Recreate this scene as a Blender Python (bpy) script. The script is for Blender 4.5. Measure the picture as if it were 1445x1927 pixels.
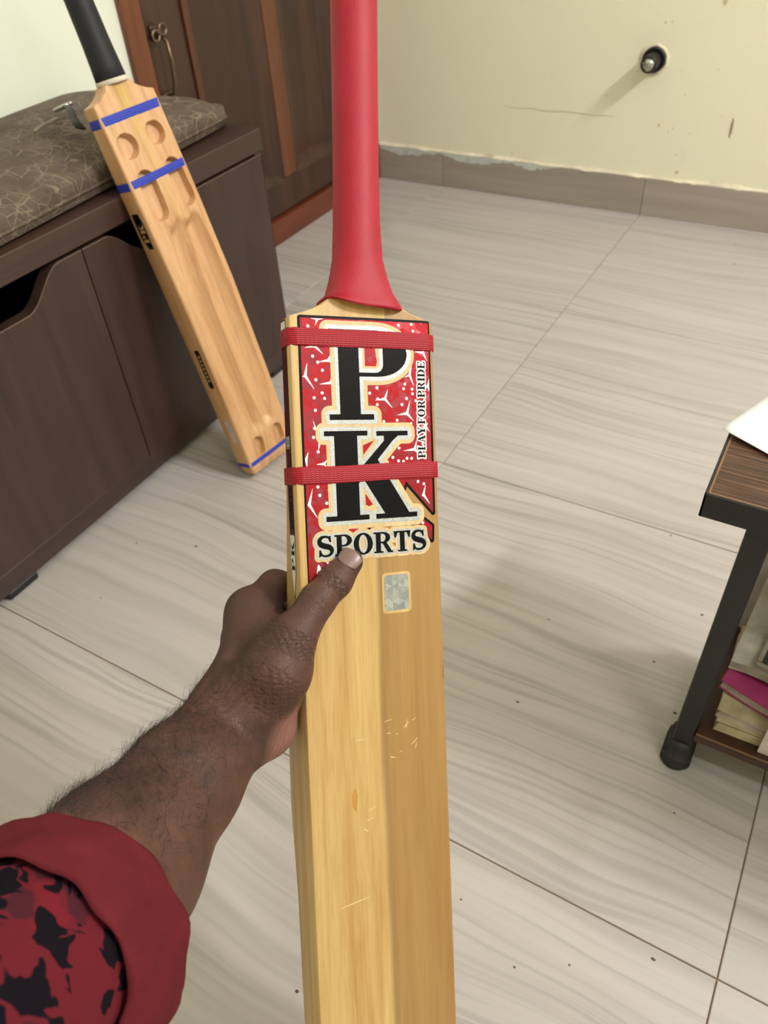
import bpy, bmesh, math, random
import numpy as np
from mathutils import Matrix, Vector

for o in list(bpy.data.objects): bpy.data.objects.remove(o)
SC = bpy.context.scene
COL = SC.collection
random.seed(7); RNG = np.random.default_rng(7)

# ------------------------------------------------------------------ camera, light, exposure
CAM = Vector((0, 0, .865))
CR = Vector((.86598, .49686, -.05737)); CU = Vector((-.30015, .60727, .73562)); CF = Vector((-.40090, .62040, -.67407))
CR.normalize(); CF = (CF - CR*CF.dot(CR)).normalized(); CU = CR.cross(CF)
cd = bpy.data.cameras.new('camera'); cam = bpy.data.objects.new('camera', cd); COL.objects.link(cam)
cam.matrix_world = Matrix(((CR.x, CU.x, -CF.x, CAM.x), (CR.y, CU.y, -CF.y, CAM.y), (CR.z, CU.z, -CF.z, CAM.z), (0, 0, 0, 1)))
cd.sensor_fit = 'HORIZONTAL'; cd.sensor_width = 36; cd.lens = 1451.2/1445*36; cd.clip_start = .02
cd.dof.use_dof = True; cd.dof.focus_distance = .56; cd.dof.aperture_fstop = 15
SC.camera = cam

world = bpy.data.worlds.new('world'); SC.world = world; world.use_nodes = True
world.node_tree.nodes['Background'].inputs[0].default_value = (.9, .95, 1, 1)
world.node_tree.nodes['Background'].inputs[1].default_value = .25

def area(name, loc, target, sx, sy, power, color):
    l = bpy.data.lights.new(name, 'AREA'); l.shape = 'RECTANGLE'; l.size = sx; l.size_y = sy; l.energy = power; l.color = color
    o = bpy.data.objects.new(name, l); COL.objects.link(o); o.location = loc
    d = Vector(target) - Vector(loc)
    o.rotation_euler = d.to_track_quat('-Z', 'X').to_euler()
    return o
def tube_area(name, loc, xdir, zdir, length, width, power, color):
    l = bpy.data.lights.new(name, 'AREA'); l.shape = 'RECTANGLE'; l.size = length; l.size_y = width; l.energy = power; l.color = color
    o = bpy.data.objects.new(name, l); COL.objects.link(o)
    x = Vector(xdir).normalized(); z = -Vector(zdir).normalized(); y = z.cross(x)
    o.matrix_world = Matrix(((x.x, y.x, z.x, loc[0]), (x.y, y.y, z.y, loc[1]), (x.z, y.z, z.z, loc[2]), (0, 0, 0, 1)))
    return o
tube_area('tube_lamp_wall_light', (1.52, 1.12, 2.30), (0, 1, 0), (-.85, 0, -.5), .60, .06, 56, (.985, .985, 1))
tube_area('tube_lamp_ceiling_light', (1.10, -.35, 2.58), (1, 0, 0), (0, 0, -1), .9, .10, 15, (.96, .98, 1))
SC.view_settings.view_transform = 'Standard'; SC.view_settings.look = 'None'
SC.view_settings.gamma = 1; SC.view_settings.use_curve_mapping = False
SC.view_settings.exposure = 0.06

# ------------------------------------------------------------------ material helpers
def srgb(r, g, b):
    f = lambda c: (c/255/12.92 if c/255 <= .04045 else ((c/255+.055)/1.055)**2.4)
    return (f(r), f(g), f(b), 1)
class Mat:
    def __init__(s, name, rough=.5, spec=.5, metal=0, color=(.5, .5, .5, 1)):
        s.m = bpy.data.materials.new(name); s.m.use_nodes = True; s.t = s.m.node_tree; s.b = s.t.nodes['Principled BSDF']
        s.b.inputs['Roughness'].default_value = rough; s.b.inputs['Specular IOR Level'].default_value = spec
        s.b.inputs['Metallic'].default_value = metal; s.b.inputs['Base Color'].default_value = color
    def n(s, typ, **k):
        x = s.t.nodes.new(typ)
        for a, v in k.items():
            if a.startswith('i_'): x.inputs[a[2:]].default_value = v
            else: setattr(x, a, v)
        return x
    def l(s, a, b): s.t.links.new(a, b)
    def co(s, scale=(1, 1, 1), off=None, rnd=False, kind='Object'):
        tc = s.n('ShaderNodeTexCoord'); mp = s.n('ShaderNodeMapping'); mp.inputs['Scale'].default_value = scale
        src = tc.outputs[kind]
        if rnd:
            oi = s.n('ShaderNodeObjectInfo'); mu = s.n('ShaderNodeVectorMath', operation='MULTIPLY_ADD')
            s.l(oi.outputs['Random'], mu.inputs[0]); mu.inputs[1].default_value = (37, 53, 11); s.l(src, mu.inputs[2]); src = mu.outputs[0]
        s.l(src, mp.inputs['Vector'])
        if off: mp.inputs['Location'].default_value = off
        return mp.outputs[0]
    def noise(s, vec, scale=5, detail=3, rough=.5, dist=0):
        x = s.n('ShaderNodeTexNoise'); s.l(vec, x.inputs['Vector'])
        x.inputs['Scale'].default_value = scale; x.inputs['Detail'].default_value = detail
        x.inputs['Roughness'].default_value = rough; x.inputs['Distortion'].default_value = dist
        return x.outputs['Fac']
    def ramp(s, fac, stops, interp='LINEAR'):
        x = s.n('ShaderNodeValToRGB'); x.color_ramp.interpolation = interp; e = x.color_ramp.elements
        while len(e) < len(stops): e.new(.5)
        for i, (p, c) in enumerate(stops): e[i].position = p; e[i].color = c if isinstance(c, tuple) else (c, c, c, 1)
        s.l(fac, x.inputs[0]); return x.outputs[0]
    def mix(s, fac, a, b, mode='MIX'):
        x = s.n('ShaderNodeMix', data_type='RGBA', blend_type=mode)
        for v, i in ((fac, 0), (a, 6), (b, 7)):
            if hasattr(v, 'is_linked'): s.l(v, x.inputs[i])
            else: x.inputs[i].default_value = v
        return x.outputs[2]
    def math(s, op, a, b=0, c=0):
        x = s.n('ShaderNodeMath', operation=op)
        for i, v in enumerate((a, b, c)):
            if hasattr(v, 'is_linked'): s.l(v, x.inputs[i])
            else: x.inputs[i].default_value = v
        return x.outputs[0]
    def sep(s, vec):
        x = s.n('ShaderNodeSeparateXYZ'); s.l(vec, x.inputs[0]); return x.outputs
    def comb(s, x, y, z):
        c = s.n('ShaderNodeCombineXYZ')
        for i, v in enumerate((x, y, z)):
            if hasattr(v, 'is_linked'): s.l(v, c.inputs[i])
            else: c.inputs[i].default_value = v
        return c.outputs[0]
    def color(s, v): s.l(v, s.b.inputs['Base Color'])
    def rough(s, v): s.l(v, s.b.inputs['Roughness'])
    def bump(s, h, strength=.2, dist=.001):
        x = s.n('ShaderNodeBump'); x.inputs['Strength'].default_value = strength; x.inputs['Distance'].default_value = dist
        s.l(h, x.inputs['Height']); s.l(x.outputs[0], s.b.inputs['Normal'])
def plain(name, rgb, rough=.5, spec=.5, metal=0, var=.12, scale=40):
    m = Mat(name, rough, spec, metal); c = srgb(*rgb)
    f = m.noise(m.co(), scale, 4)
    m.color(m.ramp(f, [(.3, tuple(v*(1-var) for v in c[:3])+(1,)), (.7, tuple(min(1, v*(1+var)) for v in c[:3])+(1,))]))
    m.bump(f, .05, .001)
    return m.m

def tile_mat():
    m = Mat('floor_tile', .32, .5)
    v = m.co(rnd=True); x, y, z = m.sep(v)
    warp = m.noise(m.comb(m.math('MULTIPLY', x, 1.5), m.math('MULTIPLY', y, 2.6), 0), 1.5, 2, .45)
    yy = m.math('ADD', m.math('MULTIPLY', y, 32), m.math('MULTIPLY', warp, 2.4))
    f1 = m.noise(m.comb(m.math('MULTIPLY', x, 1.0), yy, 0), 1.3, 3, .55)
    f2 = m.noise(m.comb(m.math('MULTIPLY', x, 1.1), m.math('MULTIPLY', yy, 2.3), 4), 1.5, 2, .5)
    f3 = m.noise(v, 2.5, 2)
    msk = m.ramp(m.noise(m.comb(m.math('MULTIPLY', x, 1.2), m.math('MULTIPLY', y, 3), 9), 1.6, 2), [(.38, .15), (.6, 1.)])
    c = m.ramp(f1, [(.30, srgb(166, 159, 154)), (.46, srgb(178, 171, 167)), (.62, srgb(186, 179, 175)), (.8, srgb(191, 185, 182))])
    c = m.mix(m.math('MULTIPLY', m.ramp(f2, [(.36, .62), (.50, 0.)]), msk), c, srgb(143, 137, 132))
    c = m.mix(m.ramp(f3, [(.35, 0.), (.7, .3)]), c, srgb(190, 179, 172))
    m.color(c); m.rough(m.ramp(f3, [(.3, .30), (.7, .40)]))
    return m.m
def wall_mat(name, base, stain):
    m = Mat(name, .75, .3)
    v = m.co()
    n1 = m.noise(v, 2.2, 5, .6); n2 = m.noise(v, 14, 4, .6); n3 = m.noise(v, 90, 3, .6)
    c = m.mix(m.ramp(n1, [(.35, 0.), (.75, .5)]), srgb(*base), srgb(*stain))
    c = m.mix(m.ramp(n2, [(.66, 0.), (.8, .25)]), c, srgb(*[int(q*.86) for q in stain]))
    m.color(c)
    m.bump(m.math('ADD', m.math('MULTIPLY', n2, .6), m.math('MULTIPLY', n3, .15)), .25, .004)
    return m.m
def grain_mat(name, cols, axis='Z', fine=1., rough=.4, spec=.5, bump=.1, rnd=True, coat=0):
    m = Mat(name, rough, spec)
    sc = {'X': (.06, 1, 1), 'Y': (1, .06, 1), 'Z': (1, 1, .06)}[axis]
    v = m.co(scale=sc, rnd=rnd)
    f = m.noise(v, 40*fine, 4, .6, .6); g = m.noise(v, 220*fine, 3, .6)
    c = m.ramp(f, [(.28, srgb(*cols[0])), (.5, srgb(*cols[1])), (.72, srgb(*cols[2]))])
    c = m.mix(m.ramp(g, [(.35, .3), (.55, 0.)]), c, srgb(*cols[0]))
    m.color(c); m.bump(g, bump, .0006)
    if coat: m.b.inputs['Coat Weight'].default_value = coat; m.b.inputs['Coat Roughness'].default_value = .25
    return m.m
def willow_mat(name, light, dark, split=None, rough=.38, shade=.5):
    m = Mat(name, rough, .5)
    v = m.co(); x, y, z = m.sep(v)
    vs = m.co(scale=(1, 1, .045))
    f = m.noise(vs, 70, 4, .6, .3); g = m.noise(vs, 500, 3, .7); h = m.noise(m.co(scale=(1, 1, .16)), 26, 3, .6, 1.0)
    c = m.ramp(f, [(.25, srgb(*dark)), (.48, srgb(*light)), (.8, srgb(*[min(255, q+18) for q in light]))])
    c = m.mix(m.ramp(h, [(.52, 0.), (.72, shade)]), c, srgb(*dark))
    c = m.mix(m.ramp(g, [(.3, .22), (.55, 0.)]), c, srgb(*[int(q*.72) for q in dark]))
    if split:
        xs, dk = split
        edge = m.math('ADD', x, m.math('MULTIPLY', m.math('SUBTRACT', m.noise(m.co(scale=(1, 1, .3)), 14, 2), .5), .012))
        fac = m.ramp(m.math('MULTIPLY_ADD', edge, 60, .5-xs*60), [(.35, 0.), (.62, .7)])
        c = m.mix(fac, c, m.mix(f, srgb(*[int(q*.80) for q in dk]), srgb(*dk)))
        line = m.ramp(m.math('ABSOLUTE', m.math('SUBTRACT', edge, xs)), [(0., .5), (.0012, 0.)])
        c = m.mix(line, c, srgb(120, 92, 62))
    m.color(c); m.bump(g, .12, .0004)
    return m.m
def foil_mat(name, c0, c1, c2, metal=.55, rough=.3, scale=150):
    m = Mat(name, rough, .6, metal)
    v = m.co()
    x, y, z = m.sep(v); k = scale*1.3
    u = [m.math('FLOOR', m.math('MULTIPLY_ADD', x, k*p, m.math('MULTIPLY', z, k*q))) for p, q in ((1., 0.), (.5, .866), (.5, -.866))]
    wn = m.n('ShaderNodeTexWhiteNoise'); m.l(m.comb(*u), wn.inputs['Vector']); cell = wn.outputs['Value']
    c = m.ramp(cell, [(.05, srgb(*c0)), (.5, srgb(*c1)), (.95, srgb(*c2))])
    ang = m.math('MULTIPLY', m.math('SUBTRACT', cell, .5), 3.2)
    st = m.math('SINE', m.math('MULTIPLY', m.math('MULTIPLY_ADD', x, ang, z), 6000))
    c = m.mix(m.ramp(st, [(.3, 0.), (.9, .14)]), c, srgb(*[min(255, q+60) for q in c2]))
    m.color(c); m.bump(m.math('MULTIPLY_ADD', m.math('MULTIPLY', m.math('ADD', x, m.math('MULTIPLY', z, ang)), 260), 1., m.math('MULTIPLY', st, .04)), .35, .001)
    return m.m
def skin_mat():
    m = Mat('skin', .52, .35)
    at = m.n('ShaderNodeAttribute', attribute_name='palm'); wr = m.n('ShaderNodeAttribute', attribute_name='crease')
    v = m.co()
    n1 = m.noise(v, 22, 4, .6); n2 = m.noise(v, 420, 3, .7); n3 = m.noise(v, 90, 4, .6)
    c = m.ramp(n1, [(.3, srgb(62, 41, 35)), (.5, srgb(80, 53, 45)), (.72, srgb(98, 66, 56))])
    c = m.mix(at.outputs['Fac'], c, srgb(136, 94, 86))
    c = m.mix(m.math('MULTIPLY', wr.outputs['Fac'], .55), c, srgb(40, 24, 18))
    c = m.mix(m.ramp(n3, [(.55, 0.), (.75, .3)]), c, srgb(66, 40, 32))
    m.color(c)
    vo = m.n('ShaderNodeTexVoronoi', feature='DISTANCE_TO_EDGE'); m.l(v, vo.inputs['Vector']); vo.inputs['Scale'].default_value = 520
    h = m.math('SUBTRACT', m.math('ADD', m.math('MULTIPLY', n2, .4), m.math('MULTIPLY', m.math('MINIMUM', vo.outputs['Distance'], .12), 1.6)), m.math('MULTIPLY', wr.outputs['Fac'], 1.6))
    m.bump(h, .5, .0010)
    m.b.inputs['Subsurface Weight'].default_value = .06; m.b.inputs['Subsurface Radius'].default_value = (.006, .002, .001)
    return m.m
def cushion_mat():
    m = Mat('cushion_fabric', .72, .3)
    v = m.co()
    base = m.ramp(m.noise(v, 30, 4, .6), [(.3, srgb(78, 66, 57)), (.7, srgb(100, 86, 75))])
    fac = None
    for sc, off, w in ((20, (0, 0, 0), .012), (27, (3.1, 7.7, 1.2), .012), (36, (9, 2, 5), .012), (33, (1, 12, 3), .012)):
        nz = m.n('ShaderNodeTexNoise'); vv = m.co(off=off); m.l(vv, nz.inputs['Vector']); nz.inputs['Scale'].default_value = 9
        wv = m.n('ShaderNodeVectorMath', operation='MULTIPLY_ADD'); m.l(nz.outputs['Color'], wv.inputs[0]); wv.inputs[1].default_value = (.05, .05, .05); m.l(vv, wv.inputs[2])
        vo = m.n('ShaderNodeTexVoronoi', feature='DISTANCE_TO_EDGE'); m.l(wv.outputs[0], vo.inputs['Vector']); vo.inputs['Scale'].default_value = sc
        line = m.ramp(vo.outputs['Distance'], [(w*.7, .55), (w*2., 0.)])
        msk = m.ramp(m.noise(m.co(off=off), 26, 2), [(.46, 0.), (.56, 1.)])
        line = m.math('MULTIPLY', line, msk)
        fac = line if fac is None else m.math('MAXIMUM', fac, line)
    m.color(m.mix(fac, base, srgb(150, 133, 112)))
    m.bump(m.math('ADD', m.noise(v, 700, 2), m.math('MULTIPLY', fac, .8)), .25, .001)
    return m.m
def sleeve_mat():
    m = Mat('floral_fabric', .95, .05)
    v = m.co(); nz = m.n('ShaderNodeTexNoise'); m.l(v, nz.inputs['Vector']); nz.inputs['Scale'].default_value = 40; nz.inputs['Detail'].default_value = 2
    wv = m.n('ShaderNodeVectorMath', operation='MULTIPLY_ADD'); m.l(nz.outputs['Color'], wv.inputs[0]); wv.inputs[1].default_value = (.045, .045, .045); m.l(v, wv.inputs[2])
    vo = m.n('ShaderNodeTexVoronoi', feature='F1'); m.l(wv.outputs[0], vo.inputs['Vector']); vo.inputs['Scale'].default_value = 46
    cell = m.sep(vo.outputs['Color'])[0]
    c = m.ramp(cell, [(.0, srgb(22, 18, 24)), (.48, srgb(98, 32, 40)), (.74, srgb(72, 32, 40)), (.88, srgb(108, 32, 40))], 'CONSTANT')
    ve = m.n('ShaderNodeTexVoronoi', feature='DISTANCE_TO_EDGE'); m.l(wv.outputs[0], ve.inputs['Vector']); ve.inputs['Scale'].default_value = 46
    c = m.mix(m.ramp(ve.outputs['Distance'], [(.06, 1.), (.075, 0.)]), c, srgb(98, 32, 40))
    n2 = m.noise(v, 46, 2, .5, 1.2)
    c = m.mix(m.ramp(n2, [(.545, 0.), (.56, 1.)]), c, srgb(22, 18, 24))
    m.color(c); m.bump(m.noise(v, 900, 2), .2, .0006)
    return m.m
def cuff_mat():
    m = Mat('red_jersey', .95, .06); v = m.co()
    f = m.noise(v, 22, 4, .6)
    m.color(m.ramp(f, [(.3, srgb(84, 29, 36)), (.7, srgb(104, 37, 43))])); m.bump(m.noise(v, 1100, 2), .25, .0006)
    return m.m
def ribbon_mat(name, a, b, freq=1900):
    m = Mat(name, .5, .4); x, y, z = m.sep(m.co())
    w = m.math('SINE', m.math('ADD', m.math('MULTIPLY', z, freq*2.2), m.math('MULTIPLY', m.math('SINE', m.math('MULTIPLY', x, freq)), .9)))
    m.color(m.ramp(m.math('MULTIPLY_ADD', w, .5, .5), [(.1, srgb(*a)), (.8, srgb(*b))])); m.bump(w, .4, .0004)
    return m.m
def rubber_mat(name, a, b):
    m = Mat(name, .55, .35); v = m.co()
    f = m.noise(v, 14, 4, .6); g = m.noise(v, 700, 2)
    m.color(m.ramp(f, [(.3, srgb(*a)), (.7, srgb(*b))])); m.bump(m.math('ADD', g, m.math('MULTIPLY', m.noise(v, 60, 3), 1.5)), .18, .0008)
    return m.m
def table_top_mat():
    m = Mat('table_laminate', .4, .4); v = m.co(scale=(1, 1, 1)); x, y, z = m.sep(v)
    w = m.noise(m.comb(m.math('MULTIPLY', x, 8), m.math('MULTIPLY', y, 330), 0), 1, 3, .6)
    m.color(m.ramp(w, [(.38, srgb(44, 28, 21)), (.5, srgb(74, 48, 35)), (.62, srgb(104, 72, 52))])); m.bump(w, .3, .0005)
    return m.m
def scribble_mat(name, base, ink, amt=.4):
    m = Mat(name, .7, .2); v = m.co()
    f = m.noise(v, 60, 3); c = m.ramp(f, [(.3, srgb(*[int(q*.85) for q in base])), (.7, srgb(*base))])
    d = m.noise(v, 170, 2, .5, 3); line = m.ramp(m.math('ABSOLUTE', m.math('SUBTRACT', d, .5)), [(.006, amt), (.016, 0.)])
    msk = m.ramp(m.noise(v, 40, 2), [(.56, 0.), (.62, 1.)])
    m.color(m.mix(m.math('MULTIPLY', line, msk), c, srgb(*ink))); return m.m

MT = {}
MT['tile'] = tile_mat()
MT['grout'] = plain('grout', (138, 110, 86), .9)
MT['wall_cream'] = wall_mat('cream_wall_paint', (240, 236, 210), (236, 230, 200))
MT['wall_white'] = wall_mat('white_wall_paint', (228, 230, 216), (220, 222, 206))
MT['ceiling'] = plain('ceiling_paint', (235, 233, 225), .9, var=.03)
MT['skirt'] = grain_mat('skirting_tile', ((148, 137, 126), (162, 151, 140), (174, 164, 153)), 'X', .35, .4)
MT['putty'] = plain('putty', (196, 198, 192), .85)
MT['caulk'] = plain('caulk', (226, 216, 190), .85)
MT['door_dark'] = grain_mat('door_wood_dark', ((44, 24, 16), (60, 34, 23), (78, 45, 30)), 'Z', .5, .42, coat=.25)
MT['door_red'] = grain_mat('door_wood_red', ((86, 42, 20), (112, 58, 30), (132, 72, 40)), 'Z', .5, .38, coat=.3)
MT['door_redS'] = grain_mat('door_wood_strip', ((60, 30, 20), (78, 40, 26), (92, 50, 32)), 'Z', .5, .4, coat=.25)
MT['door_redM'] = grain_mat('door_wood_mullion', ((74, 40, 22), (94, 52, 30), (112, 64, 40)), 'Z', .5, .4, coat=.25)
MT['door_redY'] = grain_mat('door_wood_sill', ((78, 34, 18), (104, 48, 26), (122, 60, 34)), 'Y', .5, .35, coat=.3)
MT['bench'] = grain_mat('bench_laminate', ((46, 31, 27), (59, 40, 35), (69, 48, 41)), 'Z', .6, .38)
MT['benchY'] = grain_mat('bench_laminate_long', ((52, 36, 32), (63, 44, 39), (74, 53, 46)), 'Y', .6, .36)
MT['bench_edge'] = plain('bench_edge_band', (112, 84, 68), .5)
MT['black'] = plain('black_plastic', (22, 21, 22), .5)
MT['dark_inside'] = plain('dark_cavity_board', (30, 23, 21), .8)
MT['metal'] = plain('aged_metal', (120, 100, 84), .35, .5, .8)
MT['steel'] = plain('steel', (190, 188, 184), .28, .5, .9)
MT['cushion'] = cushion_mat()
MT['willow'] = willow_mat('willow_held', (196, 161, 102), (172, 125, 62), split=(.004, (158, 114, 62)))
MT['willow_bg'] = willow_mat('willow_leaning', (206, 160, 114), (178, 124, 80), shade=.4, rough=.45)
MT['splice'] = willow_mat('cane_splice', (198, 160, 92), (170, 128, 60))
MT['grip_red'] = rubber_mat('red_rubber_grip', (148, 22, 38), (166, 30, 48))
MT['grip_black'] = rubber_mat('black_rubber_grip', (20, 21, 25), (30, 31, 36))
MT['string'] = plain('white_tape', (214, 200, 180), .8)
MT['rib_red'] = ribbon_mat('red_ribbon', (122, 8, 22), (176, 18, 38))
MT['rib_blue'] = ribbon_mat('blue_tape', (30, 46, 150), (46, 66, 184), 900)
MT['foil_red'] = foil_mat('red_foil', (98, 6, 18), (148, 12, 28), (190, 30, 46))
MT['foil_dark'] = plain('maroon_print', (70, 10, 20), .3, var=.15)
MT['foil_silver'] = foil_mat('silver_foil', (150, 154, 160), (188, 192, 196), (226, 228, 230), .6, .28, 420)
MT['holo'] = foil_mat('hologram_foil', (124, 130, 134), (160, 166, 168), (206, 212, 214), .7, .25, 160)
MT['holo_dark'] = plain('hologram_print', (164, 168, 168), .3, .5, .5)
MT['ink'] = plain('black_ink', (11, 11, 13), .3, .15, var=.1)
MT['white_ink'] = plain('white_ink', (236, 228, 226), .3, var=.03)
MT['film'] = willow_mat('clear_film_on_willow', (206, 178, 132), (194, 160, 110), rough=.3)
MT['skin'] = skin_mat()
MT['nail'] = plain('fingernail', (122, 96, 90), .35, .5, var=.12, scale=120)
MT['hair'] = plain('arm_hair', (22, 16, 14), .6)
MT['cuff'] = cuff_mat(); MT['sleeve'] = sleeve_mat()
MT['leg'] = plain('black_powder_coat', (27, 24, 24), .5)
MT['panel'] = plain('grey_side_panel', (176, 166, 156), .6)
MT['ttop'] = table_top_mat()
MT['shelf'] = grain_mat('shelf_board', ((44, 24, 15), (62, 36, 24), (80, 48, 32)), 'X', .6, .4)
MT['paper'] = plain('white_paper', (242, 243, 246), .7, .2, var=.02)
MT['book_cream'] = scribble_mat('aged_cream_paper', (200, 186, 150), (110, 96, 80), .3)
MT['book_grey'] = scribble_mat('scribbled_grey_cover', (196, 190, 176), (40, 52, 84), .7)
MT['book_pink'] = plain('pink_cover', (170, 62, 112), .25)
MT['pages'] = scribble_mat('page_edges', (190, 176, 164), (70, 66, 70), .5)
MT['slate'] = plain('dark_slate', (56, 58, 64), .35)
MT['frame_grey'] = plain('grey_frame', (140, 132, 116), .5)
MT['label'] = scribble_mat('printed_label', (218, 202, 196), (90, 80, 80), .5)
MT['lamp'] = Mat('lamp_tube', .4).m
_b = MT['lamp'].node_tree.nodes['Principled BSDF']; _b.inputs['Emission Color'].default_value = (1, .96, .9, 1); _b.inputs['Emission Strength'].default_value = 6
MT['lamp_body'] = plain('lamp_housing', (225, 225, 222), .5, var=.02)

# ------------------------------------------------------------------ mesh helpers
def mesh(name, V, F, mat, parent=None, smooth=False):
    me = bpy.data.meshes.new(name); me.from_pydata([tuple(v) for v in V], [], [tuple(f) for f in F]); me.update()
    return link(name, me, mat, parent, smooth)
def link(name, me, mat, parent=None, smooth=False):
    if mat is not None: me.materials.append(MT[mat])
    if smooth:
        me.polygons.foreach_set('use_smooth', [True]*len(me.polygons))
    o = bpy.data.objects.new(name, me); COL.objects.link(o)
    if parent: o.parent = parent
    return o
def frombm(name, bm, mat, parent=None, smooth=False):
    bmesh.ops.recalc_face_normals(bm, faces=bm.faces)
    me = bpy.data.meshes.new(name); bm.to_mesh(me); bm.free(); return link(name, me, mat, parent, smooth)
def box(name, lo, hi, mat, parent=None, bevel=0, seg=2, center=False):
    """box given by two corners; center=True puts the origin in its middle"""
    lo = Vector(lo); hi = Vector(hi); c = (lo+hi)/2; s = hi-lo
    bm = bmesh.new(); bmesh.ops.create_cube(bm, size=1)
    for v in bm.verts: v.co = Vector((v.co.x*s.x, v.co.y*s.y, v.co.z*s.z)) + (Vector() if center else c)
    if bevel: bmesh.ops.bevel(bm, geom=list(bm.edges), offset=bevel, segments=seg, affect='EDGES', profile=.5)
    o = frombm(name, bm, mat, parent)
    if center: o.location = c
    return o
def prism(name, poly, axis, lo, hi, mat, parent=None, bevel=0):
    """polygon in the two other axes, extruded along axis"""
    bm = bmesh.new(); ax = 'xyz'.index(axis); oth = [i for i in range(3) if i != ax]
    def mk(p, t):
        v = [0, 0, 0]; v[oth[0]] = p[0]; v[oth[1]] = p[1]; v[ax] = t; return bm.verts.new(v)
    a = [mk(p, lo) for p in poly]; b = [mk(p, hi) for p in poly]; n = len(poly)
    bm.faces.new(a); bm.faces.new(b[::-1])
    for i in range(n): bm.faces.new((a[i], b[i], b[(i+1) % n], a[(i+1) % n]))
    if bevel: bmesh.ops.bevel(bm, geom=list(bm.edges), offset=bevel, segments=1, affect='EDGES')
    return frombm(name, bm, mat, parent)
def loft(name, rings, mat, parent=None, cap=True, smooth=True, closed=True):
    V = []; F = []; n = len(rings[0])
    for r in rings: V += [tuple(p) for p in r]
    for i in range(len(rings)-1):
        for j in range(n if closed else n-1):
            k = (j+1) % n; F.append((i*n+j, i*n+k, (i+1)*n+k, (i+1)*n+j))
    if cap: F.append(tuple(range(n))[::-1]); F.append(tuple(range((len(rings)-1)*n, len(rings)*n)))
    bm = bmesh.new(); vs = [bm.verts.new(v) for v in V]
    for f in F: bm.faces.new([vs[i] for i in f])
    return frombm(name, bm, mat, parent, smooth)
def tube(name, pts, rad, mat, parent=None, n=10, smooth=True):
    pts = [Vector(p) for p in pts]; rings = []
    rad = rad if isinstance(rad, (list, tuple)) else [rad]*len(pts)
    up = None
    for i, p in enumerate(pts):
        t = (pts[min(i+1, len(pts)-1)] - pts[max(i-1, 0)]).normalized()
        if up is None: up = t.orthogonal().normalized()
        up = (up - t*up.dot(t)).normalized(); w = t.cross(up)
        rings.append([p + (up*math.cos(2*math.pi*j/n) + w*math.sin(2*math.pi*j/n))*rad[i] for j in range(n)])
    return loft(name, rings, mat, parent, True, smooth)
def empty(name, loc=(0, 0, 0), M=None):
    o = bpy.data.objects.new(name, None); COL.objects.link(o); o.empty_display_size = .05
    if M is not None: o.matrix_world = M
    else: o.location = loc
    return o
def tag(o, label=None, cat=None, group=None, kind=None):
    for k, v in (('label', label), ('category', cat), ('group', group), ('kind', kind)):
        if v: o[k] = v
    return o
def wpart(o, root):
    """keep world coordinates of a mesh written in world space while parenting it to a placed Empty"""
    o.parent = root; o.matrix_parent_inverse = root.matrix_world.inverted() if False else Matrix.Translation(-root.location); return o

# ------------------------------------------------------------------ room
XL, XR, YB, YF, ZC = -1.314, 1.62, 2.164, -1.75, 2.65
TILE = .6012; GX = -.4845; GY = .3535
fl = box('floor', (XL-.1, YF-.1, -.06), (XR+.1, YB+.1, -.0022), 'grout'); tag(fl, 'floor of pale wood-grain tiles with thin brown joints', None, None, 'structure')
bm = bmesh.new(); bmesh.ops.create_cube(bm, size=1)
g = .0007
for v in bm.verts: v.co = Vector((v.co.x*(TILE-2*g), v.co.y*(TILE-2*g), v.co.z*.012))
bmesh.ops.bevel(bm, geom=[e for e in bm.edges if all(v.co.z > 0 for v in e.verts)], offset=.0008, segments=1, affect='EDGES')
tme = bpy.data.meshes.new('tile'); bm.to_mesh(tme); bm.free(); tme.materials.append(MT['tile'])
nx0 = math.floor((XL-GX)/TILE); nx1 = math.ceil((XR-GX)/TILE); ny0 = math.floor((YF-GY)/TILE); ny1 = round((YB-GY)/TILE)
for i in range(nx0, nx1):
    for j in range(ny0, ny1):
        o = bpy.data.objects.new('tile', tme); COL.objects.link(o); o.parent = fl
        o.location = (GX+(i+.5)*TILE, GY+(j+.5)*TILE, -.006)
# left wall with the doorway cut out of it, then back, right, rear wall and ceiling
DY0, DY1, DZ = 1.236, 2.150, 2.08
V = []; F = []
def quadbox(lo, hi):
    b = len(V)
    for x in (lo[0], hi[0]):
        for y in (lo[1], hi[1]):
            for z in (lo[2], hi[2]): V.append((x, y, z))
    for f in ((0, 1, 3, 2), (4, 6, 7, 5), (0, 4, 5, 1), (2, 3, 7, 6), (0, 2, 6, 4), (1, 5, 7, 3)): F.append(tuple(b+i for i in f))
quadbox((XL-.1, YF-.1, -.05), (XL, DY0, ZC)); quadbox((XL-.1, DY0, DZ), (XL, DY1, ZC)); quadbox((XL-.1, DY1, -.05), (XL, YB+.1, ZC))
wl = mesh('wall_left', V, F, 'wall_white'); tag(wl, kind='structure')
wb = box('wall_back', (XL, YB, -.05), (XR+.1, YB+.1, ZC), 'wall_cream'); tag(wb, kind='structure')
tag(box('wall_right', (XR, YF-.1, -.05), (XR+.1, YB, ZC), 'wall_cream'), kind='structure')
tag(box('wall_rear', (XL, YF-.1, -.05), (XR, YF, ZC), 'wall_cream'), kind='structure')
tag(box('ceiling', (XL-.1, YF-.1, ZC), (XR+.1, YB+.1, ZC+.08), 'ceiling'), kind='structure')
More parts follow.
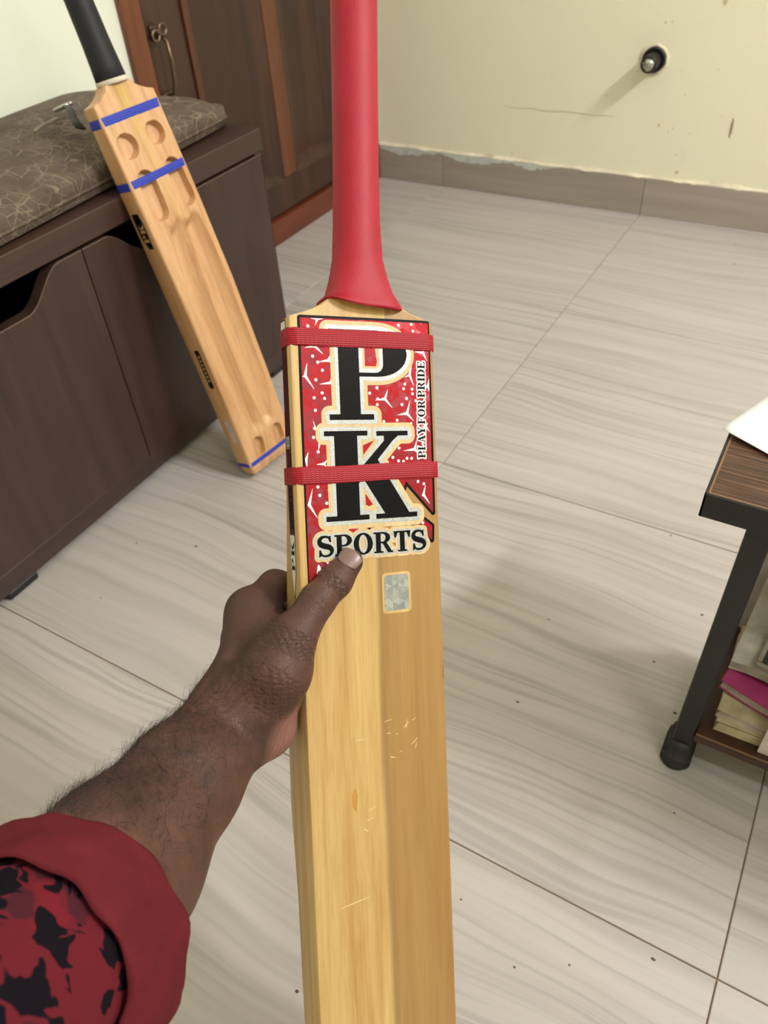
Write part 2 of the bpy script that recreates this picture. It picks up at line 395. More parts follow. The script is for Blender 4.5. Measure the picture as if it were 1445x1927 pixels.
# marks on the back wall: hairline crack, scratches, chipped spots (slightly proud dabs of filler and dirt)
MT['dirt'] = plain('wall_dirt', (206, 194, 158), .8); MT['dirt2'] = plain('dark_scratch', (150, 134, 106), .8); MT['crackm'] = plain('hairline_crack', (196, 186, 156), .8)
def mark(name, pts, w, mat):
    n = len(pts); V = []; F = []
    for k, (x, z) in enumerate(pts):
        ww = w*(.35 + .65*math.sin(math.pi*(k+.5)/n))
        V += [(x, YB-.0004, z-ww/2), (x, YB-.0004, z+ww/2)]
    for k in range(n-1): F.append((2*k, 2*k+1, 2*k+3, 2*k+2))
    return mesh(name, V, F, mat, wb)
mark('crack', [(-.902+.315*t/14, .236-.002*math.sin(t*1.3)+.0012*RNG.normal()) for t in range(15)], .0022, 'crackm')
def vmark(name, x, z0, z1, w, mat):
    n = 8; V = []; F = []
    for k in range(n):
        t = k/(n-1); ww = w*(.3+.7*math.sin(math.pi*(k+.5)/n)); xx = x + .002*math.sin(3*t) + .001*RNG.normal()
        V += [(xx-ww/2, YB-.0004, z0+(z1-z0)*t), (xx+ww/2, YB-.0004, z0+(z1-z0)*t)]
    for k in range(n-1): F.append((2*k, 2*k+1, 2*k+3, 2*k+2))
    mesh(name, V, F, mat, wb)
vmark('scratch', -.302, .213, .258, .006, 'dirt2'); vmark('scratch', -.376, .488, .505, .009, 'dirt')
def spot(x, z, r, mat):
    n = 9; r *= .6; a = [(x+r*(.6+.5*random.random())*math.cos(2*math.pi*k/n), YB-.0005, z+r*(.5+.5*random.random())*math.sin(2*math.pi*k/n)) for k in range(n)]
    mesh('spot', a, [tuple(range(n))], mat, wb)
for x, z, r, m in ((-.476, .227, .009, 'dirt'), (-.44, .222, .005, 'dirt'), (-.45, .212, .004, 'dirt'), (-.395, .214, .004, 'dirt'), (-.425, .30, .004, 'dirt'), (-.62, .285, .003, 'dirt2'), (-.50, .45, .0035, 'dirt2'), (-.485, .452, .003, 'dirt2'),
                   (-.77, .32, .004, 'dirt'), (-.33, .26, .003, 'dirt'), (-.42, .16, .004, 'dirt'), (-.36, .36, .0035, 'dirt'), (-1.05, .40, .003, 'dirt'), (-.87, .115, .004, 'dirt2'), (-.41, .118, .01, 'dirt')): spot(x, z, r, m)
# tiled skirting of the back wall
bb = empty('baseboard_back', (XL, YB, 0)); tag(bb, 'grey-brown tiled skirting along the foot of the cream wall', None, None, 'structure')
xs = [XL] + [GX+k*TILE for k in range(-1, 4)] + [XR]
for k in range(len(xs)-1):
    wpart(box('skirting_tile', (xs[k]+.0006, YB-.011, 0), (xs[k+1]-.0006, YB, .098), 'skirt', None, .001, 1, True), bb)
V = []; F = []; n = 160
for k in range(n+1):
    x = XL+.004+(XR-XL-.008)*k/n; d = .009+.003*math.sin(k*.9)+.0015*RNG.normal(); t = .098+.006+.002*math.sin(k*.37)+.0012*RNG.normal()
    V += [(x, YB-d, .0965), (x, YB-d+.001, .0985), (x, YB-.0005, t)]
for k in range(n):
    for q in (0, 1): F.append((3*k+q, 3*k+3+q, 3*k+4+q, 3*k+1+q))
wpart(mesh('caulk_line', V, F, 'caulk'), bb)
V = []; F = []; n = 70
for k in range(n+1):
    x = -1.30+.58*k/n; dp = .006+.016*abs(math.sin(k*.115+.4))**1.5*(1 if k < 62 else .5)+.002*RNG.normal(); dp = max(.002, dp*(1-.8*max(0, (k-60)/10)))
    V += [(x, YB-.0118, .0985), (x, YB-.0118, .0985-dp)]
for k in range(n): F.append((2*k, 2*k+2, 2*k+3, 2*k+1))
wpart(mesh('putty_smear', V, F, 'putty'), bb)

# ------------------------------------------------------------------ wooden door in the left wall
dr = empty('door_1', (XL, DY0, 0)); tag(dr, 'dark panelled wooden door in a reddish-brown frame', None, None, 'structure')
def dp(name, lo, hi, mat, bevel=.003): return wpart(box(name, lo, hi, mat, None, bevel, 2, True), dr)
dp('frame_post', (XL-.09, DY0, 0), (XL+.012, 1.288, DZ), 'door_red'); dp('frame_post', (XL-.09, 2.098, 0), (XL+.012, DY1, DZ), 'door_red')
dp('frame_head', (XL-.09, 1.288, DZ-.055), (XL+.012, 2.098, DZ), 'door_red')
dp('threshold', (XL-.09, 1.288, 0), (XL+.008, 2.098, .062), 'door_redY', .004)
X0, X1 = XL-.042, XL-.006
dp('stile', (X0, 1.294, .066), (X1, 1.418, 2.02), 'door_dark'); dp('stile', (X0, 1.972, .066), (X1, 2.094, 2.02), 'door_dark')
dp('mullion', (X0, 1.684, .15), (X1+.003, 1.742, 1.9), 'door_redM')
dp('bottom_rail', (X0, 1.418, .066), (X1, 1.972, .148), 'door_dark'); dp('top_rail', (X0, 1.418, 1.9), (X1, 1.972, 2.02), 'door_dark')
def panel(y0, y1, m0, m1):
    # sloping moulding all round, then the flat sunk panel
    z0, z1 = .148, 1.9; xi = X1-.022
    yi0, yi1, zi0, zi1 = y0+m0, y1-m1, z0+.03, z1-.04
    O = [(X1, y0, z0), (X1, y1, z0), (X1, y1, z1), (X1, y0, z1)]; I = [(xi, yi0, zi0), (xi, yi1, zi0), (xi, yi1, zi1), (xi, yi0, zi1)]
    Mi = [tuple((np.array(a)*.45+np.array(b)*.55)+np.array((.006, 0, 0))) for a, b in zip(O, I)]
    for k in range(4):
        l = (k+1) % 4
        bm = bmesh.new(); a = [bm.verts.new(p) for p in (O[k], O[l], Mi[l], Mi[k], I[l], I[k])]
        bm.faces.new(a[:4]); bm.faces.new((a[3], a[2], a[4], a[5]))
        wpart(frombm('moulding', bm, 'door_dark' if k in (0, 2, 3) else 'door_dark'), dr)
    wpart(box('door_panel', (X0, yi0-.002, zi0-.002), (xi, yi1+.002, zi1+.002), 'door_dark', None, 0, 1, True), dr)
panel(1.418, 1.684, .043, .05); panel(1.742, 1.972, .045, .04)
dp('moulding_strip', (X1-.002, 1.416, .15), (X1+.006, 1.436, 1.9), 'door_redS', .002)
# pull handle: two rings on top, a slim bar, a flat foot
hy, hz = 1.325, .555
hnd = empty('door_handle', (0, 0, 0)); hnd.parent = dr; hnd.matrix_parent_inverse = Matrix.Translation(-dr.location)
for s in (-1, 1):
    tube('handle_ring', [(X1+.016, hy+s*.011+.010*math.cos(t), hz+.010*math.sin(t)+.004*s) for t in np.linspace(0, 2*math.pi, 17)], .0032, 'metal', hnd, 8)
tube('handle_bar', [(X1+.008, hy+.006, hz-.008), (X1+.026, hy+.006, hz-.016), (X1+.030, hy+.004, hz-.05), (X1+.028, hy+.002, hz-.09), (X1+.020, hy, hz-.112), (X1+.002, hy, hz-.116)], [.004, .0038, .0042, .0042, .004, .004], 'metal', hnd, 10)
box('handle_foot', (X1, hy-.016, hz-.124), (X1+.007, hy+.014, hz-.110), 'metal', hnd, .002)
box('handle_plate', (X1, hy-.012, hz-.014), (X1+.006, hy+.012, hz+.012), 'metal', hnd, .002)

# ------------------------------------------------------------------ pipe stub in the back wall
ps = empty('pipe_stub', (-.513, YB, .372)); tag(ps, 'short capped metal pipe stub sticking out of the cream wall', 'pipe stub')
n = 26
def ring(r, y, jit=0, cx=0, cz=0): return [(cx+(r+jit*RNG.normal())*math.cos(2*math.pi*k/n), y, cz+(r+jit*RNG.normal())*math.sin(2*math.pi*k/n)) for k in range(n)]
loft('broken_collar', [ring(.036, -.0005, .002), ring(.033, -.004, .001), ring(.029, -.004, .001), ring(.028, -.0006, .0006)], 'caulk', ps, False)
loft('dark_socket', [ring(.029, -.001), ring(.0285, -.006), ring(.023, -.008), ring(.020, -.003)], 'black', ps, True)
loft('pipe', [ring(.0195, -.002), ring(.0195, -.050), ring(.018, -.053), ring(.0135, -.053), ring(.012, -.049)], 'black', ps, True)
loft('pipe_plug', [ring(.0135, -.048, .0006, .001, .001), ring(.013, -.058, .0012, .001, .001), ring(.009, -.062, .0018, .002, .003), ring(.004, -.0635, .001, .001, .002)], 'steel', ps, True)

# ------------------------------------------------------------------ two tube lamps outside the picture
for lab, c, ax in (('slim tube lamp high on the right-hand wall', (XR, 1.12, 2.33), 'y'), ('slim tube lamp on the ceiling behind the photographer', (1.10, -.35, ZC), 'x')):
    t = empty('tube_lamp', c); tag(t, lab, 'lamp')
    if ax == 'y':
        box('housing', (-.045, -.33, -.02), (0, .33, .03), 'lamp_body', t, .004); tube('tube', [(-.06, -.30, 0), (-.06, .30, 0)], .013, 'lamp', t, 12)
        for s in (-1, 1): box('end_cap', (-.078, s*.315-.015, -.018), (-.045, s*.315+.015, .018), 'lamp_body', t, .003)
    else:
        box('housing', (-.48, -.025, -.035), (.48, .025, 0), 'lamp_body', t, .004); tube('tube', [(-.45, 0, -.05), (.45, 0, -.05)], .013, 'lamp', t, 12)
        for s in (-1, 1): box('end_cap', (s*.465-.015, -.018, -.066), (s*.465+.015, .018, -.034), 'lamp_body', t, .003)

# ------------------------------------------------------------------ storage bench
BX, BY0, BY1, BZ = -.920, .265, 1.118, .469
bn = empty('storage_bench', (BX, (BY0+BY1)/2, 0)); tag(bn, 'dark brown two-door storage bench standing beside the wooden door', 'bench')
def bp(name, lo, hi, mat, bevel=.0012): return wpart(box(name, lo, hi, mat, None, bevel, 1, True), bn)
bp('side_panel', (XL+.004, BY1-.018, .016), (BX-.0005, BY1-.001, BZ-.036), 'bench'); bp('side_panel', (XL+.004, BY0, .016), (BX-.0005, BY0+.018, BZ-.036), 'bench')
bp('back_panel', (XL+.004, BY0+.018, .016), (XL+.012, BY1-.018, BZ-.036), 'dark_inside')
bp('bottom_panel', (XL+.012, BY0+.018, .03), (BX-.02, BY1-.018, .046), 'dark_inside')
bp('inner_shelf', (XL+.012, BY0+.018, .24), (BX-.03, BY1-.018, .255), 'dark_inside')
bp('plinth', (BX-.016, BY0+.018, .016), (BX-.004, BY1-.018, .052), 'benchY')
bp('top_board', (XL+.002, BY0-.006, BZ-.036), (BX+.003, BY1+.004, BZ), 'benchY', .0015)
def bdoor(y0, y1):
    z0, z1 = .055, BZ-.041; yc = y0+.14 if y0 > .6 else y1-.14
    top = []
    w, d = .097, .046
    for t in np.linspace(0, 1, 33):
        y = yc + w - 2*w*t; q = abs(y-yc)/w
        s = min(1, max(0, (1-q)/.75)); top.append((y, z1 - d*(s*s*(3-2*s))))
    poly = [(y0, z0), (y1, z0), (y1, z1)] + top + [(y0, z1)]
    o = wpart(prism('door', poly, 'x', BX-.018, BX, 'bench', None, 0), bn)
    # light edge banding along the front rim
    V = []; F = []; P = [(y1, z0)] + [(y1, z1)] + top + [(y0, z1), (y0, z0)]
    for k, (y, z) in enumerate(P):
        V += [(BX-.001, y, z), (BX+.0005, y, z-.0018 if 0 < k < len(P)-1 else z)]
    for k in range(len(P)-1): F.append((2*k, 2*k+1, 2*k+3, 2*k+2))
    e = mesh('edge_band', V, F, 'bench_edge'); e.parent = o; e.matrix_parent_inverse = Matrix.Identity(4)
bdoor(BY0+.003, .6895); bdoor(.6915, BY1-.002)
for y in (.395, 1.08):
    bp('foot', (BX-.05, y-.028, 0), (BX-.006, y+.028, .016), 'black', .003)
    bp('foot', (XL+.03, y-.028, 0), (XL+.07, y+.028, .016), 'black', .003)

# ------------------------------------------------------------------ cushion on the bench (skewed a little, soft domed top)
cu = empty('seat_cushion', (-1.118, .69, BZ)); cu.rotation_euler = (0, 0, math.radians(4.3)); tag(cu, 'brown cushion with a crackled leaf-vein print on the bench', 'cushion')
V = []; F = []; NX, NY = 44, 84; HX, HY = .176, .418
def cush(u, v, top):
    # superellipse outline, domed top, slightly tucked bottom
    sx = abs(u); sy = abs(v); k = max(sx, sy)
    a = np.array((u*HX, v*HY)); cr = .028
    qx, qy = max(0, abs(a[0])-(HX-cr)), max(0, abs(a[1])-(HY-cr))
    d = math.hypot(qx, qy)
    if d > cr:
        a[0] = math.copysign((HX-cr)+qx*cr/d, a[0]); a[1] = math.copysign((HY-cr)+qy*cr/d, a[1])
    ex = min(1, (HX-abs(a[0]))/HX*1.8); ey = min(1, (HY-abs(a[1]))/HX*2.6)
    e = max(0, 1-((1-ex)**2.6+(1-ey)**2.6)**(1/2.6)) if max(ex, ey) > 0 else 0
    h = .032 + .025*e**.55
    wob = .0025*math.sin(a[0]*38+a[1]*9)*e + .002*math.sin(a[1]*27+1)*e
    return (a[0], a[1], h+wob if top else .002+.003*(1-e**.35))
for top in (1, 0):
    for i in range(NX+1):
        for j in range(NY+1):
            V.append(cush(math.sin((i/NX*2-1)*math.pi/2), math.sin((j/NY*2-1)*math.pi/2), top))
S = (NX+1)*(NY+1)
for i in range(NX):
    for j in range(NY):
        a = i*(NY+1)+j; F.append((a, a+NY+1, a+NY+2, a+1)); F.append((S+a, S+a+1, S+a+NY+2, S+a+NY+1))
bd = [i*(NY+1) for i in range(NX)] + [NX*(NY+1)+j for j in range(NY)] + [i*(NY+1)+NY for i in range(NX, 0, -1)] + [j for j in range(NY, 0, -1)]
for k in range(len(bd)):
    a, b = bd[k], bd[(k+1) % len(bd)]; F.append((a, b, S+b, S+a))
bm = bmesh.new(); vs = [bm.verts.new(v) for v in V]
for f in F:
    try: bm.faces.new([vs[i] for i in f])
    except ValueError: pass
frombm('cover', bm, 'cushion', cu, True)
rim = [V[i] for i in bd[::3]]
tube('piping', [(x*1.004, y*1.002, .0165) for x, y, z in rim] + [(rim[0][0]*1.004, rim[0][1]*1.002, .0165)], .0028, 'cushion', cu, 6)

# black strap with a metal clip lying on the cushion behind the leaning bat
st = empty('strap_with_clip', (-1.06, .865, .534)); tag(st, 'black strap with a small metal clip lying on the cushion', 'strap')
bm = bmesh.new(); pts = [(.062, -.050, .012), (.045, -.040, .014), (.022, -.026, .018), (.0, -.008, .020), (-.022, .008, .018), (-.038, .016, .014), (-.046, .020, .012)]
rg = []
for k, p in enumerate(pts):
    q = pts[min(k+1, 6)]; r_ = pts[max(k-1, 0)]; t = (Vector(q)-Vector(r_)).normalized(); w = t.cross(Vector((.3, .3, 1))).normalized(); u = w.cross(t); hw_ = .0085-.0006*k
    rg.append([Vector(p)+w*hw_*math.cos(2*math.pi*j/12)+u*.0022*math.sin(2*math.pi*j/12) for j in range(12)])
bm.free(); loft('strap', rg, 'black', st)
tube('clip_ring', [(-.052+.016*math.cos(t), .022+.013*math.sin(t), .012+.006*math.cos(t)) for t in np.linspace(0, 2*math.pi, 19)], .0028, 'steel', st, 8)
tube('cord', [(-.03, .008, .004), (-.035, -.015, .005), (-.032, -.04, .004), (-.028, -.062, .002)], .0028, 'frame_grey', st, 8)

# ------------------------------------------------------------------ cricket bats
def lerpt(tab, z):
    zs, vs = zip(*tab); return float(np.interp(z, zs, vs))
class Blade:
    """local frame: x across, z along the bat, y thickness; body runs from the face y=0 to y=sg*T"""
    def __init__(s, zt, zb, zsh, edge, spine, sg, relief=None, neck=None, w=.054):
        s.w = w
        s.zt, s.zb, s.zsh, s.edge, s.spine, s.sg, s.relief = zt, zb, zsh, edge, spine, sg, relief
        s.neck = neck
    def hw(s, z):
        if z >= s.zsh: return lerpt(s.neck, z-s.zsh)
        if z < s.zb+.03:
            t = (s.zb+.03-z)/.03; return s.w-.006*t**2.5
        return s.w
    def front(s, x, z):
        h = s.hw(z); R = .0022; d = max(0, abs(x)-(h-R)); d = min(d, R*.999)
        f = R-math.sqrt(R*R-d*d) + .0008*(x/.054)**2
        if z < s.zb+.02: f += .006*((s.zb+.02-z)/.02)**2
        return f
    def back(s, x, z):
        h = s.hw(z); R = .004; d = min(max(0, abs(x)-(h-R)), R*.999)
        T = lerpt(s.edge, z) + lerpt(s.spine, z)*(1-min(1, abs(x)/.054))**1.2
        if s.relief: T -= s.relief(x, z)
        return T-(R-math.sqrt(R*R-d*d))
    def section(s, z, n=24):
        h = s.hw(z); xs = np.linspace(-h, h, n)
        return [(x, s.front(x, z)*s.sg) for x in xs] + [(x, s.back(x, z)*s.sg) for x in xs[::-1]]
    def build(s, name, mat, parent, nx, zs):
        u = np.linspace(-1, 1, nx); e = np.concatenate([[-1, -.985, -.965, -.94], u[(u > -.92) & (u < .92)], [.94, .965, .985, 1]])
        V = []; F = []; n = len(e)
        for z in zs:
            h = s.hw(z)
            for q in e: V.append((q*h, s.front(q*h, z)*s.sg, z))
        B = len(V)
        for z in zs:
            h = s.hw(z)
            for q in e: V.append((q*h, s.back(q*h, z)*s.sg, z))
        m = len(zs)
        for i in range(m-1):
            for j in range(n-1):
                a = i*n+j; F.append((a, a+1, a+n+1, a+n)); F.append((B+a, B+a+n, B+a+n+1, B+a+1))
            a = i*n; F.append((a, a+n, B+a+n, B+a)); a = i*n+n-1; F.append((a, B+a, B+a+n, a+n))
        F.append(tuple(list(range(n)) + [B+k for k in range(n-1, -1, -1)]))
        t = (m-1)*n; F.append(tuple([t+k for k in range(n-1, -1, -1)] + [B+t+k for k in range(n)]))
        bm = bmesh.new(); vs = [bm.verts.new(v) for v in V]
        for f in F: bm.faces.new([vs[i] for i in f])
        bmesh.ops.recalc_face_normals(bm, faces=bm.faces)
        for ed in bm.edges:
            if len(ed.link_faces) == 2 and ed.calc_face_angle(0) > .6: ed.smooth = False
        return frombm(name, bm, mat, parent, True)
def hull(P):
    P = sorted(set((round(a, 6), round(b, 6)) for a, b in P))
    def half(Q):
        h = []
        for p in Q:
            while len(h) >= 2 and (h[-1][0]-h[-2][0])*(p[1]-h[-2][1])-(h[-1][1]-h[-2][1])*(p[0]-h[-2][0]) <= 0: h.pop()
            h.append(p)
        return h
    a = half(P); b = half(P[::-1]); return a[:-1]+b[:-1]
def band(name, bl, z0, slope, width, th, mat, parent, wave=0):
    P = hull(bl.section(z0)); c = np.mean(P, 0)
    # resample evenly so that the ribbon bends softly
    L = [0]; Q = P+[P[0]]
    for k in range(len(P)): L.append(L[-1]+math.hypot(Q[k+1][0]-Q[k][0], Q[k+1][1]-Q[k][1]))
    ts = np.unique(np.concatenate([np.linspace(0, L[-1], 121)[:-1], np.array(L[:-1])])); X = np.interp(ts, L, [q[0] for q in Q]); Y = np.interp(ts, L, [q[1] for q in Q])
    n = len(ts); T = np.stack([np.roll(X, -1)-np.roll(X, 1), np.roll(Y, -1)-np.roll(Y, 1)], 1); T /= np.linalg.norm(T, axis=1)[:, None]
    N = np.stack([T[:, 1], -T[:, 0]], 1)
    rings = []
    for dz, do in ((-.5, .0002), (-.5, th*.8), (-.46, th), (.46, th), (.5, th*.8), (.5, .0002)):
        rings.append([(X[k]+N[k, 0]*do, Y[k]+N[k, 1]*do, z0+slope*X[k]+wave*math.sin(X[k]*60+Y[k]*40)+dz*width) for k in range(n)])
    rings.append(rings[0])
    return loft(name, rings, mat, parent, False, True)
# ---- flat print: signed-distance shapes turned into thin layers that follow the surface
def sd_poly(X, Z, P):
    P = np.asarray(P, float); d = np.full(X.shape, 1e9); s = np.ones(X.shape)
    for i in range(len(P)):
        a = P[i]; b = P[i-1]; e = b-a; wx = X-a[0]; wz = Z-a[1]
        t = np.clip((wx*e[0]+wz*e[1])/(e@e+1e-12), 0, 1); bx = wx-e[0]*t; bz = wz-e[1]*t
        d = np.minimum(d, bx*bx+bz*bz)
        c1 = Z >= a[1]; c2 = Z < b[1]; c3 = e[0]*wz > e[1]*wx
        fl = (c1 & c2 & c3) | (~c1 & ~c2 & ~c3); s = np.where(fl, -s, s)
    return s*np.sqrt(d)
def sd_glyph(X, Z, g):
    o = np.full(X.shape, 1e9)
    for p in g[0]: o = np.minimum(o, sd_poly(X, Z, p))
    for p in g[1]: o = np.maximum(o, -sd_poly(X, Z, p))
    return o
def region(fun, lo, hi, res):
    """fill of fun<0 on a grid (mm): marching squares, whole cells merged into runs"""
    nx = int((hi[0]-lo[0])/res)+2; nz = int((hi[1]-lo[1])/res)+2
    xs = lo[0]+res*np.arange(nx); zs = lo[1]+res*np.arange(nz)
    X, Z = np.meshgrid(xs, zs, indexing='ij'); D = fun(X, Z); ins = D < 0
    V = []; F = []; idx = {}
    def gv(i, j):
        k = (i, j)
        if k not in idx: idx[k] = len(V); V.append((xs[i], zs[j]))
        return idx[k]
    def ev(a, b):
        k = (a, b) if a < b else (b, a)
        if k not in idx:
            (i, j), (p, q) = k; t = D[i, j]/(D[i, j]-D[p, q]); idx[k] = len(V); V.append((xs[i]+(xs[p]-xs[i])*t, zs[j]+(zs[q]-zs[j])*t))
        return idx[k]
    cnt = ins[:-1, :-1].astype(int)+ins[1:, :-1]+ins[:-1, 1:]+ins[1:, 1:]
    for j in range(nz-1):
        i = 0
        while i < nx-1:
            c = cnt[i, j]
            if c == 4:
                k = i
                while k < nx-1 and cnt[k, j] == 4 and k-i < 12: k += 1
                F.append((gv(i, j), gv(k, j), gv(k, j+1), gv(i, j+1))); i = k; continue
            if c > 0:
                cs = [(i, j), (i+1, j), (i+1, j+1), (i, j+1)]; poly = []
                for q in range(4):
                    a, b = cs[q], cs[(q+1) % 4]
                    if ins[a]: poly.append(gv(*a))
                    if ins[a] != ins[b]: poly.append(ev(a, b))
                if len(poly) >= 3: F.append(tuple(poly))
            i += 1
    return V, F
def layer(name, fun, lo, hi, res, surf, mat, parent, label=None):
    V, F = region(fun, lo, hi, res)
    if not F: return None
    o = mesh(name, [surf(x*.001, z*.001) for x, z in V], F, mat, parent)
    if label: o['label'] = label
    return o
def arc(cx, cz, rx, rz, a0, a1, n=18): return [(cx+rx*math.cos(math.radians(t)), cz+rz*math.sin(math.radians(t))) for t in np.linspace(a0, a1, n)]
def stroke(pts, ws):
    pts = np.asarray(pts, float); T = np.gradient(pts, axis=0); T /= np.linalg.norm(T, axis=1)[:, None]; N = np.stack([-T[:, 1], T[:, 0]], 1); w = np.asarray(ws)[:, None]/2
    return [tuple(p) for p in np.concatenate([pts+N*w, (pts-N*w)[::-1]])]
def R4(x0, z0, x1, z1): return [(x0, z0), (x1, z0), (x1, z1), (x0, z1)]
# serif capitals, unit cap height; (solids, holes, advance)
def letter(c):
    t = .085; sw = .24
    if c == 'I': return ([R4(.09, 0, .09+sw, 1), R4(0, 0, .42, t), R4(0, 1-t, .42, 1)], [], .42)
    if c == 'L': return ([R4(.1, 0, .1+sw, 1), R4(0, 0, .74, t), R4(0, 1-t, .44, 1), [(.52, 0), (.78, 0), (.80, .34), (.73, .34), (.66, t)]], [], .82)
    if c == 'F': return ([R4(.1, 0, .1+sw, 1), R4(0, 0, .46, t), R4(0, 1-t, .74, 1), [(.55, 1), (.76, 1), (.78, .70), (.71, .70), (.64, 1-t)], R4(.3, .48, .56, .56), R4(.52, .36, .59, .68)], [], .80)
    if c == 'E': return ([R4(.1, 0, .1+sw, 1), R4(0, 0, .76, t), R4(0, 1-t, .74, 1), [(.55, 1), (.76, 1), (.78, .72), (.71, .72), (.64, 1-t)], R4(.3, .48, .56, .56), R4(.52, .36, .59, .68), [(.55, 0), (.79, 0), (.82, .30), (.75, .30), (.66, t)]], [], .84)
    if c == 'T': return ([R4(.30, 0, .30+sw, 1), R4(.19, 0, .65, t), R4(0, 1-t, .84, 1), [(0, 1), (.22, 1), (.10, .68), (.03, .68)], [(.62, 1), (.84, 1), (.81, .68), (.74, .68)]], [], .84)
    if c == 'P': return ([R4(.1, 0, .1+sw, 1), R4(0, 0, .48, t), [(0, 1-t), (0, 1), (.46, 1)]+arc(.46, .72, .36, .28, 90, -90)+[(.3, .44), (.3, 1-t)]], [[(.34, .92), (.42, .92)]+arc(.42, .72, .17, .20, 90, -90)+[(.34, .52)]], .84)
    if c == 'R': return ([R4(.1, 0, .1+sw, 1), R4(0, 0, .46, t), [(0, 1-t), (0, 1), (.46, 1)]+arc(.46, .73, .35, .27, 90, -90)+[(.3, .46), (.3, 1-t)], [(.40, .50), (.62, .50), (.86, .08), (.94, t), (.94, 0), (.68, 0)]], [[(.34, .92), (.42, .92)]+arc(.42, .73, .16, .19, 90, -90)+[(.34, .54)]], .94)
    if c == 'D': return ([R4(.1, 0, .1+sw, 1), [(0, 0), (.44, 0)]+arc(.44, .5, .46, .5, -90, 90)+[(0, 1), (0, 1-t), (.1, 1-t), (.1, t), (0, t)]], [[(.34, .08), (.42, .08)]+arc(.42, .5, .23, .42, -90, 90)+[(.34, .92)]], .92)
    if c == 'O': return ([arc(.46, .5, .46, .52, 0, 350, 36)], [arc(.46, .5, .21, .43, 0, 350, 30)], .92)
    if c == 'A': return ([[(.40, 1), (.55, 1), (.86, 0), (.60, 0), (.40, .72), (.19, 0), (.11, 0)], R4(.22, .28, .62, .36), R4(0, 0, .32, t), R4(.50, 0, .96, t)], [], .94)
    if c == 'Y': return ([[(.03, 1), (.30, 1), (.52, .58), (.72, 1), (.80, 1), (.56, .46), (.56, 0), (.32, 0), (.32, .44)], R4(.20, 0, .68, t), R4(-.04, 1-t, .40, 1), R4(.58, 1-t, .90, 1)], [], .86)
    if c == 'S':
        ts = np.linspace(0, 1, 30); px = .36+.235*np.array([math.sin(math.radians(90-20-410*q)) if q < .5 else -math.sin(math.radians(-(90-20)+410*(1-q)-0)) for q in ts])
        top = arc(.36, .735, .26, .215, 28, 268, 18); bot = arc(.38, .265, .28, .22, 92, -152, 18)
        pts = top[:-2]+[(.37, .5)]+bot[2:]
        k = np.linspace(0, 1, len(pts)); w = .10+.17*np.exp(-((k-.5)/.2)**2)+.03*np.exp(-((k-.25)/.1)**2)
        return ([stroke(pts, w), [(.55, .98), (.62, .98), (.64, .68), (.57, .68), (.50, .86)], [(.08, .34), (.15, .34), (.22, .12), (.10, .0), (.06, .0)]], [], .74)
    if c == 'K': return ([R4(.1, 0, .1+sw, 1), R4(0, 0, .44, t), R4(0, 1-t, .44, 1), [(.3, .36), (.3, .50), (.66, .95), (.78, .95)], [(.40, .58), (.56, .70), (.92, .05), (.64, .05)], R4(.54, 1-t, .90, 1), R4(.52, 0, .98, t)], [], .98)
def text_glyphs(txt, h, gap):
    out = []; x = 0
    for c in txt:
        if c == ' ': x += .28*h; continue
        s, ho, adv = letter(c); out.append((c, [[(x+p[0]*h, p[1]*h) for p in q] for q in s], [[(x+p[0]*h, p[1]*h) for p in q] for q in ho])); x += (adv+gap)*h
    return out, x-gap*h
def place(gl, fn): return [(c, [[fn(*p) for p in q] for q in s], [[fn(*p) for p in q] for q in h]) for c, s, h in gl]
def bbox(g, pad):
    P = np.array([p for q in g[1] for p in q]); return P.min(0)-pad, P.max(0)+pad

# ---------------- the bat in the hand
HO = CAM + CR*-.00560 - CU*.09160 + CF*.56226
HX_ = Vector((.610, .739, -.285)).normalized(); HZ_ = Vector((-.313, .555, .771))-HX_*.004; HZ_ = (HZ_-HX_*HZ_.dot(HX_)).normalized(); HY_ = HZ_.cross(HX_)
HM = Matrix(((HX_.x, HY_.x, HZ_.x, HO.x), (HX_.y, HY_.y, HZ_.y, HO.y), (HX_.z, HY_.z, HZ_.z, HO.z), (0, 0, 0, 1)))
hb = empty('cricket_bat', M=HM); tag(hb, 'cricket bat with red grip and red foil sticker held in the hand', 'cricket bat')
HZT, HZB, HSH = .250, -.345, .2295
hblade = Blade(HZT, HZB, HSH, [(-.345, .022), (-.30, .042), (-.2, .044), (-.13, .052), (-.05, .049), (.03, .038), (.10, .028), (.15, .024), (.23, .020), (.28, .022)], [(-.345, .0), (-.25, .022), (-.05, .024), (.15, .014), (.23, .010), (.28, .006)], 1,
               w=.0558, neck=[(0, .0558), (.0012, .0540), (.0035, .0465), (.006, .039), (.0095, .032), (.014, .026), (.022, .015), (.05, .012)])
zs = sorted(set(list(np.linspace(HZB, HSH-.001, 60)) + [HZB+.003, HZB+.008] + [HSH+q for q in (0, .0012, .0022, .0035, .005, .006, .0078, .0095, .0115, .014, .018, .0205)]))
hblade.build('blade', 'willow', hb, 41, zs)
